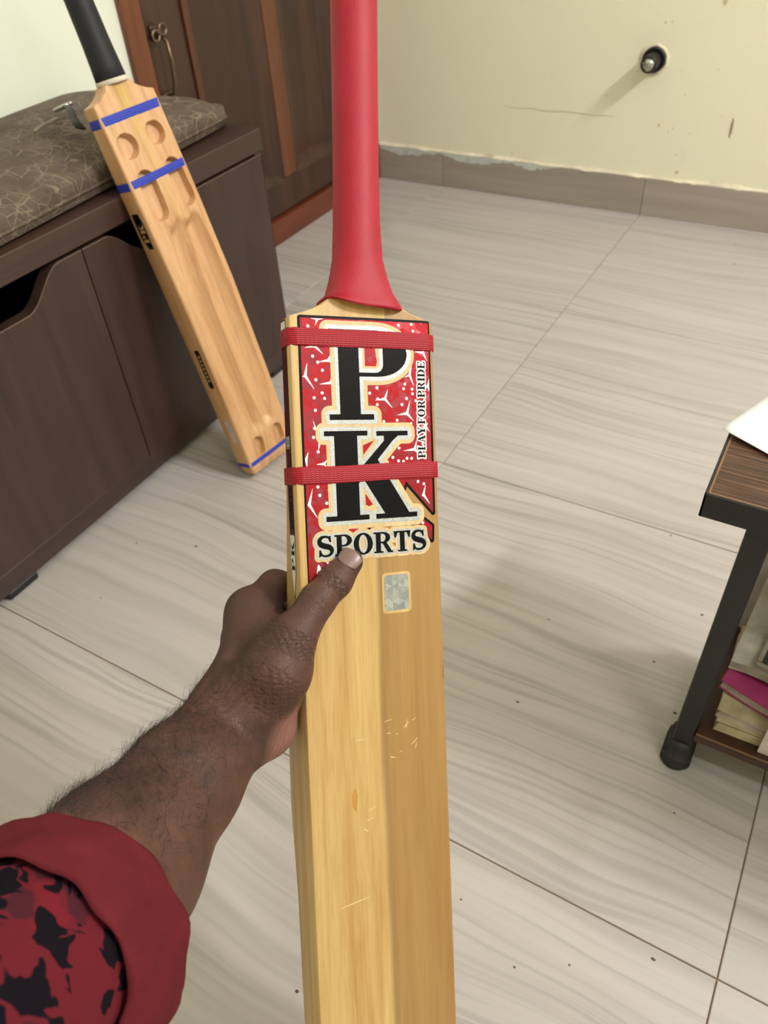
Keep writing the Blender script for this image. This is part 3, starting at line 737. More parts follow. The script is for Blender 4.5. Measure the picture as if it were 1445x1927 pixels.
# dark cane-coloured splice let into the shoulder
sf = lambda off: (lambda x, z: (x, hblade.front(x, z)-off, z))
layer('splice', lambda X, Z: sd_poly(X, Z, [(-17, 246), (17, 246), (17, 240), (13, 200), (2, 84), (-2, 84), (-9, 200), (-15, 240)]), (-20, 80), (20, 246), 1.2, sf(.00005), 'splice', hb)
n = 40; rings = []
prof = [(.2375, .0292, .0215), (.2378, .0300, .0222), (.2395, .0300, .0222), (.243, .0278, .0210), (.250, .0242, .0198), (.260, .0216, .0188), (.275, .0189, .0178), (.30, .0176, .0170), (.34, .0170, .0168), (.40, .0170, .0168), (.46, .0173, .0170), (.53, .0180, .0174), (.545, .0185, .0178), (.548, .017, .0165), (.549, .010, .010)]
for z, rx, ry in prof:
    lean = .002+.030*max(0, z-.235); rr = []
    for k in range(n):
        t = 2*math.pi*k/n; dz = (-.0022*math.cos(t)*(1 if z < .242 else 0)) + (.0015*math.sin(t*2)*(1 if z < .242 else 0)) + .003*abs(math.cos(t))*(1 if z < .242 else 0)
        ee = .55+.45*min(1, max(0, z-.243)/.03); ct, sn = math.cos(t), math.sin(t); rr.append((rx*math.copysign(abs(ct)**ee, ct)+lean, .0125+.003*min(1, max(0, z-.24)/.05)+ry*.93*math.copysign(abs(sn)**ee, sn), z+dz))
    rings.append(rr)
loft('grip', rings, 'grip_red', hb)
band('ribbon', hblade, .2155, -.012, .0122, .0013, 'rib_red', hb, .0003)
band('ribbon', hblade, .1203, .008, .0122, .0013, 'rib_red', hb, .0004)
# face sticker
RED = [(-47.6, 229), (51.6, 229), (50.6, 88.5), (28.6, 113), (25.6, 103), (13, 122), (4, 96), (-1, 82.5), (-4, 79.3), (-15, 74), (-28, 58), (-49.2, 36)]
RED2 = [(41.9, 84.5), (49.4, 78.8), (48.8, 68), (45.4, 71), (45.4, 76), (37, 79.5)]
sd_red = lambda X, Z: np.minimum(sd_poly(X, Z, RED), sd_poly(X, Z, RED2))
fs = layer('face_sticker', sd_red, (-50, 30), (53, 231), .6, sf(.00020), 'foil_red', hb, 'red foil face sticker with black block lettering')
layer('sticker_border', lambda X, Z: np.maximum(np.maximum(sd_red(X, Z)-1.9, X-52.9), -X-50.0), (-51, 30), (54, 233), .7, sf(.00012), 'ink', fs)
PG = [('P', [[(-28, 222), (8, 222)]+arc(9, 205.5, 24, 16.5, 90, -90, 24)+[(-5.2, 189), (-5.2, 162.2), (5, 162.2), (5, 158.2), (-29, 158.2), (-29, 162.2), (-20.8, 162.2), (-20.8, 218.4), (-28, 218.4)]], [[(-5.2, 217.4), (3, 217.4)]+arc(4.5, 209, 9.2, 8.4, 90, 0, 8)+arc(7.5, 198, 6.2, 6.2, 0, -90, 8)+[(-5.2, 191.8)]])]
KG = [('K', [R4(-26.4, 87, -8.9, 150), R4(-34.6, 86.6, -1.7, 90.2), R4(-33.8, 146.9, -.8, 150.4), R4(6.2, 146.6, 31.4, 150), R4(3.6, 86.6, 36.9, 90.2), [(-9.2, 112.5), (-9.2, 121.5), (12, 143), (12, 147), (24, 147), (19, 143)], [(-5.2, 116), (6.5, 129.5), (30.5, 90), (11, 90)]], [])]
PK = PG+KG
SPG, wS = text_glyphs('SPORTS', 15.2, .05); kx = 85.6/wS
SPG = place(SPG, lambda x, z: (-42.2+x*kx, 61.9+z-.006*x*kx))
PFG, wP = text_glyphs('PLAY FOR PRIDE', 6.2, .06); kz = 71.2/wP
PFG = place(PFG, lambda x, z: (45.6+.030*(x*kz)-z, 129.6+x*kz))
def sd_all(gs): return lambda X, Z: np.minimum.reduce([sd_glyph(X, Z, (g[1], g[2])) for g in gs])
dPK, dSP, dPF = sd_all(PK), sd_all(SPG), sd_all(PFG)
STARS = [[(14.2, 173.2), (5.4, 172.0), (17.3, 181.2), (20.7, 165.8)], [(31.7, 162.6), (22.6, 161.4), (34.9, 173.3), (37.7, 156.3)], [(-26.8, 184.4), (-36.4, 183.1), (-25.1, 192.8), (-22.5, 179.7)], [(-45.5, 188.9), (-43.5, 199.5), (-48.0, 188.3), (-38.5, 178.4)], [(-28.0, 199.9), (-36.9, 198.5), (-24.5, 207.1), (-23.6, 197.6)], [(-37.7, 209.7), (-46.4, 208.2), (-40.7, 211.4), (-31.0, 203.4)], [(-36.9, 143.2), (-41.8, 160.0), (-35.0, 143.8), (-38.5, 136.1)], [(36.9, 136.2), (26.4, 135.2), (39.3, 143.7), (42.3, 131.0)], [(34.9, 190.8), (30.0, 188.8), (37.5, 201.4), (38.5, 182.1)], [(50.2, 182.8), (40.9, 181.5), (51.1, 189.2), (51.4, 177.8)], [(-46.7, 99.4), (-43.4, 111.8), (-47.8, 98.8), (-40.1, 88.2)], [(42.9, 102.4), (45.2, 110.5), (41.1, 101.2), (48.7, 94.4)], [(-47.5, 131.0), (-45.4, 136.9), (-49.4, 129.9), (-46.9, 125.0)], [(46.9, 207.3), (38.5, 208.0), (47.0, 209.2), (50.2, 200.5)], [(-34.5, 127.6), (-40.8, 127.2), (-31.8, 130.5), (-32.1, 124.5)], [(46.8, 153.1), (41.8, 152.5), (49.1, 156.2), (50.2, 148.6)], [(-34.9, 228.7), (-42.4, 228.9), (-37.0, 223.3), (-28.6, 228.9)], [(4.9, 206.2), (1.7, 209.7), (2.8, 204.3), (8.6, 199.5)], [(-41.6, 55.1), (-43.7, 49.3), (-42.0, 57.6), (-39.2, 51.9)], [(-35.1, 58.2), (-37.5, 59.7), (-33.9, 56.3), (-33.7, 59.3)]]
DOTS = [(-42.0, 223.3), (-39.5, 202.6), (-32.8, 193.0), (-37.9, 186.3), (-33.7, 177.2), (-32.1, 173.4), (-39.7, 173.8), (-39.2, 165.1), (-40.4, 152.5), (-41.4, 146.3), (27.4, 226.6), (37.9, 227.6), (39.1, 222.9), (8.2, 181.2), (2.3, 177.2), (8.4, 173.2), (8.0, 169.1), (30.8, 184.1), (29.6, 180.7), (36.6, 180.4), (36.8, 177.0), (31.7, 173.6), (39.4, 172.0), (27.8, 169.1), (12.6, 156.8), (23.4, 157.7), (34.6, 155.1), (-2.0, 139.8), (24.1, 137.4), (18.8, 130.7), (23.3, 128.0), (34.1, 129.6), (30.3, 129.7), (27.4, 127.6), (14.3, 127.4), (-39.8, 111.6), (-38.6, 105.6), (-33.8, 99.9), (-41.0, 53.3), (38.7, 112.3), (43.6, 110.4), (41.5, 81.4), (-36.0, 198.5), (-38.5, 136.1), (-31.5, 108.9), (7.6, 208.1), (-19.1, 80.8)]
def sd_star(X, Z, s):
    c = np.array(s[0]); o = np.full(X.shape, 1e9)
    arms = [np.array(q) for q in s[1:]]
    for q in arms:
        d = q-c; L = np.linalg.norm(d); d = d/max(L, 1e-6); nrm = np.array([-d[1], d[0]]); w = 1.15
        o = np.minimum(o, sd_poly(X, Z, [tuple(c-d*.7+nrm*w), tuple(c-d*.7-nrm*w), tuple(q)]))
    return o
clip = lambda X, Z, q: np.maximum(np.maximum(q, sd_red(X, Z)+.2), 5.4-dPK(X, Z))
for st_ in STARS:
    b_ = np.array(st_); layer('spark', lambda X, Z: clip(X, Z, sd_star(X, Z, st_)), b_.min(0)-2, b_.max(0)+2, .4, sf(.00026), 'white_ink', fs)
o = layer('dots', lambda X, Z: clip(X, Z, np.minimum.reduce([np.hypot(X-d[0], Z-d[1])-1.15 for d in DOTS])), (-50, 30), (53, 231), .45, sf(.00026), 'white_ink', fs, 'small white dots'); o['kind'] = 'stuff'
cre = lambda X, Z: np.maximum(np.minimum(dPK(X, Z)-6.0, dSP(X, Z)-3.4), -sd_poly(X, Z, [(-49, 30), (52, 30), (52, 229.2), (-49, 229.2)])*0+np.maximum(Z-228.4, X-51))
layer('film_margin', cre, (-49, 52), (52, 229), .6, sf(.00032), 'film', fs)
# little red windows inside the counters
layer('foil', lambda X, Z: np.maximum(sd_poly(X, Z, [(-.5, 213), (7, 213), (9, 200), (8, 196.5), (-.5, 196.5)]), 0*X-1), (-2, 195), (11, 214), .5, sf(.00038), 'foil_red', fs)
for tri in ([(-4.6, 133), (-4.6, 140), (4.5, 143.5)], [(-4.2, 97), (-4.2, 105.5), (1.6, 97)]): layer('foil', lambda X, Z: sd_poly(X, Z, tri), (-6, 95), (6, 145), .5, sf(.00038), 'foil_red', fs)
layer('silver_outline', lambda X, Z: np.maximum(dPK(X, Z)-3.0, -np.minimum(sd_poly(X, Z, [(-1.8, 214), (7.8, 214), (10.4, 203), (9, 195.2), (-1.8, 195.2)]), 1e9)), (-42, 80), (42, 226.5), .55, sf(.00044), 'foil_silver', fs)
layer('silver_outline', lambda X, Z: dSP(X, Z)-1.5, (-46, 56), (49, 82), .4, sf(.00044), 'foil_silver', fs)
layer('white_outline', lambda X, Z: dPF(X, Z)-1.0, (37, 126), (52, 204), .35, sf(.00044), 'white_ink', fs)
for g in PK+SPG+PFG:
    lo, hi = bbox(g, 1.); big = g in PK
    layer('letter', (lambda gg: (lambda X, Z: sd_glyph(X, Z, (gg[1], gg[2]))))(g), lo, hi, .4 if big else (.28 if g in SPG else .16), sf(.00056), 'ink', fs)
MT['backing'] = willow_mat('clear_backing_on_willow', (202, 168, 110), (182, 140, 78), rough=.25)
# hologram patch with a faint embossed PK
rr = lambda X, Z, x0, z0, x1, z1, r: np.hypot(np.maximum(np.abs(X-(x0+x1)/2)-(x1-x0)/2+r, 0), np.maximum(np.abs(Z-(z0+z1)/2)-(z1-z0)/2+r, 0))-r
hg = layer('hologram_sticker', lambda X, Z: rr(X, Z, 8, 18.5, 27.6, 44.8, 2.5), (6, 16), (30, 47), .4, sf(.00020), 'holo', hb, 'small silver hologram patch')
layer('clear_backing', lambda X, Z: rr(X, Z, 6.2, 16.4, 29.4, 46.6, 3), (4, 13), (32, 49), .5, sf(.00012), 'backing', hg)
G2, w2 = text_glyphs('PK', 7.5, .08)
G2 = place(G2, lambda x, z: (11+x*.95, 28+z))
for g in G2:
    lo, hi = bbox(g, .8); layer('letter', (lambda gg: (lambda X, Z: np.abs(sd_glyph(X, Z, (gg[1], gg[2])))-.22))(g), lo, hi, .15, sf(.00028), 'holo_dark', hg)
# sticker on the left edge: maroon strip, white PK arrow
ss = lambda off: (lambda y, z: (-hblade.hw(z)-off, y, z))
ARW = [(8.4, 78), (18.8, 78), (18.8, 54), (13.6, 33), (8.4, 54)]
es = layer('edge_sticker', lambda Y, Z: sd_poly(Y, Z, R4(8.4, 78, 18.2, 221)), (7, 76), (20, 224), .6, ss(.00020), 'foil_dark', hb, 'maroon strip with a white arrow on the bat edge')
layer('edge_border', lambda Y, Z: np.minimum(sd_poly(Y, Z, R4(7.6, 78, 19.0, 229)), sd_poly(Y, Z, ARW)-1.0), (6, 28), (22, 231), .6, ss(.00012), 'ink', es)
layer('white_tip', lambda Y, Z: sd_poly(Y, Z, R4(8.4, 222, 18.2, 228)), (7, 220), (20, 229), .5, ss(.00020), 'white_ink', es)
layer('silver_square', lambda Y, Z: sd_poly(Y, Z, R4(9.4, 139, 17.4, 148)), (8, 137), (19, 150), .5, ss(.00026), 'foil_silver', es)
layer('white_arrow', lambda Y, Z: sd_poly(Y, Z, ARW), (7, 30), (20, 79), .5, ss(.00020), 'white_ink', es)
for txt, h, z0, z1 in (('PK', 7.4, 52, 74), ('SPORTS', 6.4, 82, 112)):
    gl, wd = text_glyphs(txt, h, .07); k = (z1-z0)/wd
    for g in place(gl, lambda x, z: (13.4-h/2+z, z0+x*k)):
        lo, hi = bbox(g, .6); layer('letter', (lambda gg: (lambda X, Z: sd_glyph(X, Z, (gg[1], gg[2]))))(g), lo, hi, .25, ss(.00030), 'ink', es)
# scuffs on the face: pale dents
MT['scuff'] = plain('scuffed_willow', (226, 196, 138), .6)
def scuff(x0, z0, x1, z1, w):
    layer('scuff', lambda X, Z: sd_poly(X, Z, stroke(np.linspace((x0, z0), (x1, z1), 6), w*np.array([.1, .8, 1, .9, .6, .1]))), (min(x0, x1)-2, min(z0, z1)-2), (max(x0, x1)+2, max(z0, z1)+2), .25, sf(.00006), 'scuff', hb)
for a in ((-38, -194, -12, -190, .9), (5, -72, 9, -72, .6), (12, -74, 15, -73.5, .5), (19, -70, 24, -66, .7), (21, -72, 23, -63, .5), (26, -66, 30, -64, .5), (25, -84, 31, -79, .7), (28, -88, 30, -82, .5), (7, -90, 12, -91, .8), (14, -88, 18, -87, .4), (-12, -127, -4, -123, .6), (-14, -134, -8, -132, .5), (-16, -139, -12, -142, .9), (-20, -73, -12, -73, .5), (3, -63, 11, -62, .5)): scuff(*a)
MT['chip'] = plain('chipped_edge', (92, 56, 24), .7)
layer('chip', lambda X, Z: sd_poly(X, Z, [(55.7, -28), (54, -30), (53.4, -34), (54.2, -38), (55.7, -39)]), (52, -41), (56, -26), .3, sf(.00006), 'chip', hb)
MT['knotm'] = plain('knot_stain', (188, 138, 66), .5)
layer('knot', lambda X, Z: sd_poly(X, Z, [(-24, -112), (-21, -107), (-19.5, -114), (-21, -126), (-24, -121)]), (-26, -128), (-17, -105), .4, sf(.00005), 'knotm', hb)

# ---------------- the bat leaning on the bench, hollowed back towards us
BO = Vector((-.782, .820, .0035)); bx = Vector((.114, .993, .027)).normalized(); bz = Vector((-.162, .022, .5745)).normalized(); bx = (bx-bz*bx.dot(bz)).normalized(); by = bz.cross(bx)
BM = Matrix(((bx.x, by.x, bz.x, BO.x), (bx.y, by.y, bz.y, BO.y), (bx.z, by.z, bz.z, BO.z), (0, 0, 0, 1)))
lb = empty('cricket_bat', M=BM); tag(lb, 'cricket bat with black grip and hollowed back leaning on the bench', 'cricket bat')
def capsd(x, z, a, b, r):
    ex, ez = b[0]-a[0], b[1]-a[1]; t = max(0, min(1, ((x-a[0])*ex+(z-a[1])*ez)/(ex*ex+ez*ez+1e-12))); return math.hypot(x-a[0]-ex*t, z-a[1]-ez*t)-r
def sst(a, b, t): t = max(0, min(1, (t-a)/(b-a))); return t*t*(3-2*t)
POCK = [((-.029, .541), (-.0291, .5409), .0160, .012), ((.024, .546), (.0241, .5459), .0150, .012), ((-.024, .492), (-.026, .450), .0138, .012), ((.029, .495), (.030, .454), .0138, .012), ((-.022, .050), (-.024, .034), .0115, .010), ((.026, .050), (.026, .034), .0115, .010)]
def relief(x, z):
    d = 0
    for a, b, r, dep in POCK:
        q = capsd(x, z, a, b, r)
        if q < .0012: d = max(d, dep*sst(.0008, -.0010, q))
    # two long scooped channels with a sharp ridge between them
    mid = -.004+.010*sst(.30, .43, z)+.010*sst(.16, .06, z)
    l0 = -.034+.010*sst(.34, .43, z)+.012*sst(.16, .06, z); r0 = .043-.004*sst(.34, .43, z)-.016*sst(.16, .06, z)
    end = sst(.062, .085, z+.002*math.cos(x*180))*sst(.432, .412, z-.004*math.cos(x*200)); deep = .55+.45*sst(.06, .2, z)
    if l0 < x < mid:
        t = (x-l0)/(mid-l0); d = max(d, end*deep*(.002+.0115*math.sin(math.pi*t**.75)**.85)*sst(0, .04, t))
    elif mid <= x < r0:
        t = (x-mid)/(r0-mid); d = max(d, end*deep*(.002*(1-t)+.0150*math.sin(math.pi*t**.8)**.85))
    return d
lblade = Blade(.618, 0, .598, [(0, .029), (.012, .034), (.05, .037), (.15, .041), (.32, .043), (.45, .038), (.56, .031), (.60, .028), (.64, .026)], [(0, 0), (.05, .002), (.2, .006), (.42, .004), (.6, .0), (.64, 0)], -1, relief=relief,
               neck=[(0, .054), (.0015, .0515), (.004, .043), (.008, .0345), (.013, .0265), (.02, .0225), (.045, .021)])
zs = list(np.linspace(0, .010, 5)) + list(np.arange(.0125, .597, .0017)) + [.598+q for q in (0, .0015, .0027, .004, .006, .008, .0105, .013, .016, .02)]
lblade.build('blade', 'willow_bg', lb, 130, zs)
# long cane wedge of the splice inlaid in the back
bs = lambda off: (lambda x, z: (x, -lblade.back(x, z)-off, z))
layer('splice', lambda X, Z: np.maximum(np.maximum(sd_poly(X, Z, [(-13, 616), (11, 616), (10, 600), (1.5, 436), (-1.5, 436), (-11, 600)]), 0*X-1), -np.minimum.reduce([np.hypot(np.maximum(0, 0*X)+X-a[0]*1000, np.where(Z > a[1]*1000, Z-a[1]*1000, np.where(Z < b[1]*1000, Z-b[1]*1000, 0)))-r*1000-1 for a, b, r, _ in POCK])), (-14, 430), (13, 615), 1.1, bs(.00008), 'splice', lb)
rings = []; n = 32
for z, r, ry in [(.622, .0222, .0195), (.6225, .0228, .0200), (.64, .0216, .0192), (.67, .0198, .0184), (.72, .0186, .0178), (.80, .0180, .0174), (.87, .0178, .0172), (.905, .0182, .0176), (.909, .015, .015)]:
    rings.append([(r*math.cos(2*math.pi*k/n), -.0140+ry*math.sin(2*math.pi*k/n), z) for k in range(n)])
loft('grip', rings, 'grip_black', lb)
loft('collar_tape', [[(q*math.cos(2*math.pi*k/n), -.0140+q*.885*math.sin(2*math.pi*k/n), z) for k in range(n)] for z, q in ((.6175, .0222), (.6178, .0236), (.6235, .0238), (.6238, .0225))], 'string', lb, False)
for z, s, w in ((.5790, .03, .0118), (.4955, .05, .0110), (.0215, 0, .0075)): band('tape_band', lblade, z, s, w, .0006, 'rib_blue', lb)
se = lambda off: (lambda y, z: (-lblade.hw(z)-off, -y, z))
k1 = [(8, 456), (24, 456), (28, 440), (28, 404), (16, 404), (8, 420)]
layer('logo_sticker', lambda Y, Z: sd_poly(Y, Z, k1), (6, 402), (32, 458), .6, se(.00012), 'ink', lb, 'black logo sticker on the bat edge')
MT['gold_ink'] = plain('pale_gold_print', (196, 160, 104), .4)
gl, wd = text_glyphs('PK', 12, .08); kk = 28/wd
for g in place(gl, lambda x, z: (25-z, 413+x*kk)):
    lo, hi = bbox(g, .8); layer('letter', (lambda gg: (lambda X, Z: sd_glyph(X, Z, (gg[1], gg[2]))))(g), lo, hi, .35, se(.00024), 'gold_ink', lb)
layer('name_sticker', lambda Y, Z: rr(Y, Z, 17, 172, 29, 240, 3), (15, 170), (31, 242), .6, se(.00012), 'ink', lb, 'narrow black sticker on the bat edge')
for k in range(7): layer('print', lambda Y, Z, k=k: rr(Y, Z, 20.5, 184+k*7, 25.5, 188.5+k*7, 1)*1., (19, 182+k*7), (27, 191+k*7), .5, se(.00024), 'gold_ink', lb)
layer('price_label', lambda Y, Z: rr(Y, Z, 16, 69, 29, 109, .5), (14, 67), (31, 111), .6, se(.00012), 'label', lb, 'small white printed label')

# ------------------------------------------------------------------ low side table with a shelf
tx0, tx1, ty0, ty1, tz = -.032, .50, .561, .678, .411
tb = empty('side_table', ((tx0+tx1)/2, (ty0+ty1)/2, 0)); tag(tb, 'low dark side table with black metal legs and a lower shelf', 'table')
def tp(name, lo, hi, mat, bevel=.001): return wpart(box(name, lo, hi, mat, None, bevel, 1, True), tb)
tp('table_top', (tx0+.0025, ty0+.0025, tz-.024), (tx1-.0025, ty1-.0025, tz), 'ttop')
E_ = [((tx0, ty0), (tx1, ty0+.0025)), ((tx0, ty1-.0025), (tx1, ty1)), ((tx0, ty0), (tx0+.0025, ty1)), ((tx1-.0025, ty0), (tx1, ty1))]
for a, b in E_: tp('edge_strip', (a[0], a[1], tz-.026), (b[0], b[1], tz+.0004), 'black', .0006)
MT['bronze_edge'] = plain('worn_edge_line', (128, 92, 62), .4)
tp('worn_edge', (tx0+.0026, ty0+.0026, tz), (tx1-.0026, ty0+.0042, tz+.0003), 'bronze_edge', 0); tp('worn_edge', (tx0+.0026, ty0+.0042, tz), (tx0+.0042, ty1-.004, tz+.0003), 'bronze_edge', 0)
for lx in (.009, .445):
    for ly in (.567, .645):
        lx = lx if ly < .6 else lx+(.07 if lx < .2 else -.07)
        lg = tp('leg', (lx, ly, .012), (lx+.022, ly+.030, tz-.026), 'leg', .0015)
        cx, cy = lx+.011, ly+.015
        f = loft('rubber_foot', [[(cx+s*(.017 if k % 2 == 0 else .017)*max(-1, min(1, 1.25*math.cos(2*math.pi*k/28))), cy+s*.028*math.sin(2*math.pi*k/28), z) for k in range(28)] for z, s in ((0, .97), (.003, 1.03), (.009, 1.03), (.0105, .93), (.0125, .93), (.014, 1.0), (.020, .98), (.0215, .86), (.034, .80), (.040, .70))], 'black', None)
        f.parent = lg; f.matrix_parent_inverse = Matrix.Translation(-lg.location)
tp('shelf', (.031, .562, .060), (.445, .740, .0765), 'shelf', .0008)
tp('shelf_edge', (.031, .5605, .0755), (.445, .562, .0768), 'bronze_edge', 0)
tp('cross_bar', (.031, .578, .040), (.445, .598, .060), 'leg'); tp('cross_bar', (.020, .597, .040), (.031, .700, .060), 'leg')
tp('back_panel', (.033, .738, .0770), (.443, .743, tz-.027), 'panel', 0)

# sheet of paper lying over the table edge
pp = empty('paper_sheet', (-.039, .654, tz+.0014)); tag(pp, 'white sheet of paper lying over the corner of the side table', 'paper')
v1 = np.array((.935, -.355)); v2 = np.array((.355, .935)); V = []; F = []; nu, nv = 24, 18
for i in range(nu+1):
    for j in range(nv+1):
        a, b = .297*i/nu, .210*j/nv; q = a*v1+b*v2
        V.append((q[0], q[1], .0006+.0022*abs(math.sin(a*22))*math.sin(b*14)**2+.004*max(0, 1-a/.06)*math.exp(-(b-.0)**2*80)))
for i in range(nu):
    for j in range(nv): k = i*(nv+1)+j; F.append((k, k+nv+1, k+nv+2, k+1))
o = mesh('sheet', V, F, 'paper', pp, True); md = o.modifiers.new('s', 'SOLIDIFY'); md.thickness = .0003

# books on the shelf
def book(name, loc, rot, size, cover, pages, label, cat, sag=None):
    r = empty(name, loc); r.rotation_euler = (0, 0, math.radians(rot)); tag(r, label, cat)
    L, W, T = size; c = .0012
    def slab(nm, x0, y0, z0, x1, y1, z1, mat):
        V = []; F = []; nx, ny = 12, 10
        for z in (z0, z1):
            for i in range(nx+1):
                for j in range(ny+1):
                    x = x0+(x1-x0)*i/nx; y = y0+(y1-y0)*j/ny; V.append((x, y, z+(sag(x, y) if sag else 0)))
        S = (nx+1)*(ny+1)
        for i in range(nx):
            for j in range(ny): a = i*(ny+1)+j; F.append((a, a+1, a+ny+2, a+ny+1)); F.append((S+a, S+a+ny+1, S+a+ny+2, S+a+1))
        bd = [i*(ny+1) for i in range(nx)]+[nx*(ny+1)+j for j in range(ny)]+[i*(ny+1)+ny for i in range(nx, 0, -1)]+[j for j in range(ny, 0, -1)]
        for k in range(len(bd)): a, b = bd[k], bd[(k+1) % len(bd)]; F.append((a, b, S+b, S+a))
        bm = bmesh.new(); vs = [bm.verts.new(v) for v in V]
        for f in F: bm.faces.new([vs[q] for q in f])
        return frombm(nm, bm, mat, r)
    slab('cover', 0, 0, 0, L, W, c, cover); slab('cover', 0, 0, T-c, L, W, T, cover)
    # the page block in three gatherings, each set back a little differently
    k = 3; h = (T-2*c)/k
    for q in range(k):
        d = .0015+.0015*((q*7) % 3); slab('pages', d, d*.8, c+q*h+.0001, L-d, W-d, c+(q+1)*h-.0001, pages)
    return r
SZ = .0768
book('notebook', (.046, .576, SZ), 1, (.24, .15, .018), 'book_cream', 'book_cream', 'yellowed thick notebook at the bottom of the shelf pile', 'notebook')
book('exercise_book', (.043, .581, SZ+.0182), -3, (.22, .14, .013), 'book_cream', 'pages', 'cream exercise book under the pink one on the shelf', 'notebook')
book('magazine', (.037, .606, SZ+.0332), -14, (.12, .122, .014), 'book_pink', 'pages', 'pink-covered exercise book in the shelf pile', 'notebook', sag=lambda x, y: .004*max(0, 1-x/.05)**2)
book('old_notebook', (.040, .622, SZ+.0600), -5, (.21, .112, .020), 'book_grey', 'book_grey', 'old scribbled off-white notebook with ragged edges on the pile', 'notebook', sag=lambda x, y: .004*math.sin(x*70)*max(0, 1-y/.05)-.008*max(0, 1-y/.03)**2*max(0, 1-x/.10)+.002*math.sin(y*90))
bpy.data.objects['old_notebook'].rotation_euler[0] = math.radians(16)
sl = empty('framed_slate', (.062, .612, SZ+.0825)); sl.rotation_euler = (math.radians(17), 0, math.radians(-8)); tag(sl, 'dark slate with a grey frame lying on top of the shelf pile', 'slate')
box('board', (.004, .004, .001), (.196, .116, .006), 'slate', sl, .0005)
for a, b in (((0, 0), (.2, .005)), ((0, .115), (.2, .12)), ((0, .005), (.005, .115)), ((.195, .005), (.2, .115))): box('frame_side', (a[0], a[1], 0), (b[0], b[1], .009), 'frame_grey', sl, .0015)
cdm = empty('paper_card', (.094, .5690, SZ)); cdm.rotation_euler = (math.radians(-3), 0, math.radians(1)); tag(cdm, 'pale printed card standing upright in front of the shelf pile', 'card')
box('card', (0, 0, 0), (.15, .0012, .088), 'label', cdm, .0003)

# crumbs and dust specks on the floor
V = []; F = []
MT['crumb'] = plain('dark_dust', (92, 82, 70), .9)
for x, y in [(0.004, 0.633), (-0.041, 0.699), (-0.004, 0.809), (0.037, 0.502), (-0.013, 0.296), (-0.06, 0.268), (-0.135, 0.301), (-0.807, 0.436), (-0.747, 0.59), (-0.841, 0.551), (-0.191, 0.704), (-0.214, 2.06), (-0.193, 1.944), (-1.069, 2.107), (-0.478, 1.847), (-0.177, 0.557), (0.058, 0.341), (-0.24, 0.144), (-0.084, 0.948)]:
    b = len(V); r_ = .0011+.0012*random.random(); a0 = random.random()*6; n = 6
    for k in range(n): V.append((x+r_*(1+.5*random.random())*math.cos(a0+2*math.pi*k/n), y+r_*.7*(1+.4*random.random())*math.sin(a0+2*math.pi*k/n), .0001))
    V.append((x, y, .0001+r_*.6)); F += [(b+k, b+(k+1) % n, b+n) for k in range(n)]
o = mesh('floor_crumbs', V, F, 'crumb'); tag(o, 'scattered dark crumbs and dust specks on the tiled floor', 'crumbs', None, 'stuff')

# ------------------------------------------------------------------ the photographer's arm
ARM = Matrix(((CR.x, -CU.x, CF.x, CAM.x), (CR.y, -CU.y, CF.y, CAM.y), (CR.z, -CU.z, CF.z, CAM.z), (0, 0, 0, 1)))
FPX = 1451.2
def q3(px, py, d): return np.array(((px-722.5)/FPX*d, (py-963.5)/FPX*d, d))/1000.
# joints of the arm in metres (right, down, forward from the shoulder-side origin), radius
J = {k: (q3(*v[:3]), v[3]/1000.) for k, v in dict(
    el0=(135, 1752, 368, 42), fa1=(209, 1611, 420, 38), fa1b=(241, 1640, 420, 38), fa2=(331, 1452, 476, 27), fa2b=(362, 1486, 476, 27), wr=(422, 1334, 530, 21), wrb=(461, 1372, 530, 21),
    imc=(446, 1300, 540, 20), imcp=(471, 1152, 566, 15.2), mmc=(446, 1320, 556, 19), mmcp=(456, 1200, 590, 15), rmc=(455, 1338, 565, 18), rmcp=(457, 1245, 608, 14), pmc=(468, 1352, 568, 18), pmcp=(474, 1296, 618, 13),
    tcm=(474, 1322, 522, 20), tmc=(520, 1262, 521, 19.5), tmcp=(550, 1204, 524, 15.2), tp1=(597, 1131, 536, 12.0), tip1=(631, 1093, 543, 11.7), ttip=(659, 1057, 550, 9.4),
    th2=(505, 1298, 535, 20), hyp1=(498, 1366, 548, 19.5), hyp2=(517, 1330, 566, 18),
    web1=(478, 1180, 552, 14), web2=(532, 1196, 536, 12.5), pal1=(505, 1205, 566, 19), pal2=(508, 1290, 572, 17), side=(556, 1286, 552, 12.5),
    ipip=(517, 1103, 590, 12.2), idip=(575, 1106, 612, 10.5), itip=(620, 1112, 618, 9), mpip=(508, 1152, 612, 12.5), mdip=(570, 1162, 634, 10.5), mtip=(622, 1168, 632, 9), rpip=(508, 1218, 634, 11), rdip=(570, 1222, 636, 10), rtip=(615, 1228, 632, 8.6), ppip=(520, 1276, 630, 9.8), pdip=(572, 1280, 628, 8.8), ptip=(606, 1284, 624, 7.8)).items()}
BODY = [('el0', 'fa1'), ('el0', 'fa1b'), ('fa1', 'fa2'), ('fa1b', 'fa2b'), ('fa2', 'wr'), ('fa2b', 'wrb'), ('wr', 'imc'), ('wrb', 'hyp1'), ('wrb', 'tcm'), ('imc', 'imcp'), ('mmc', 'mmcp'), ('rmc', 'rmcp'), ('pmc', 'pmcp'), ('tcm', 'tmc'), ('tmc', 'tmcp'), ('th2', 'tmc'), ('hyp1', 'hyp2'), ('pal1', 'pal2'), ('web1', 'web2'), ('imcp', 'pal1'), ('pal2', 'side'), ('pmcp', 'pal2')]
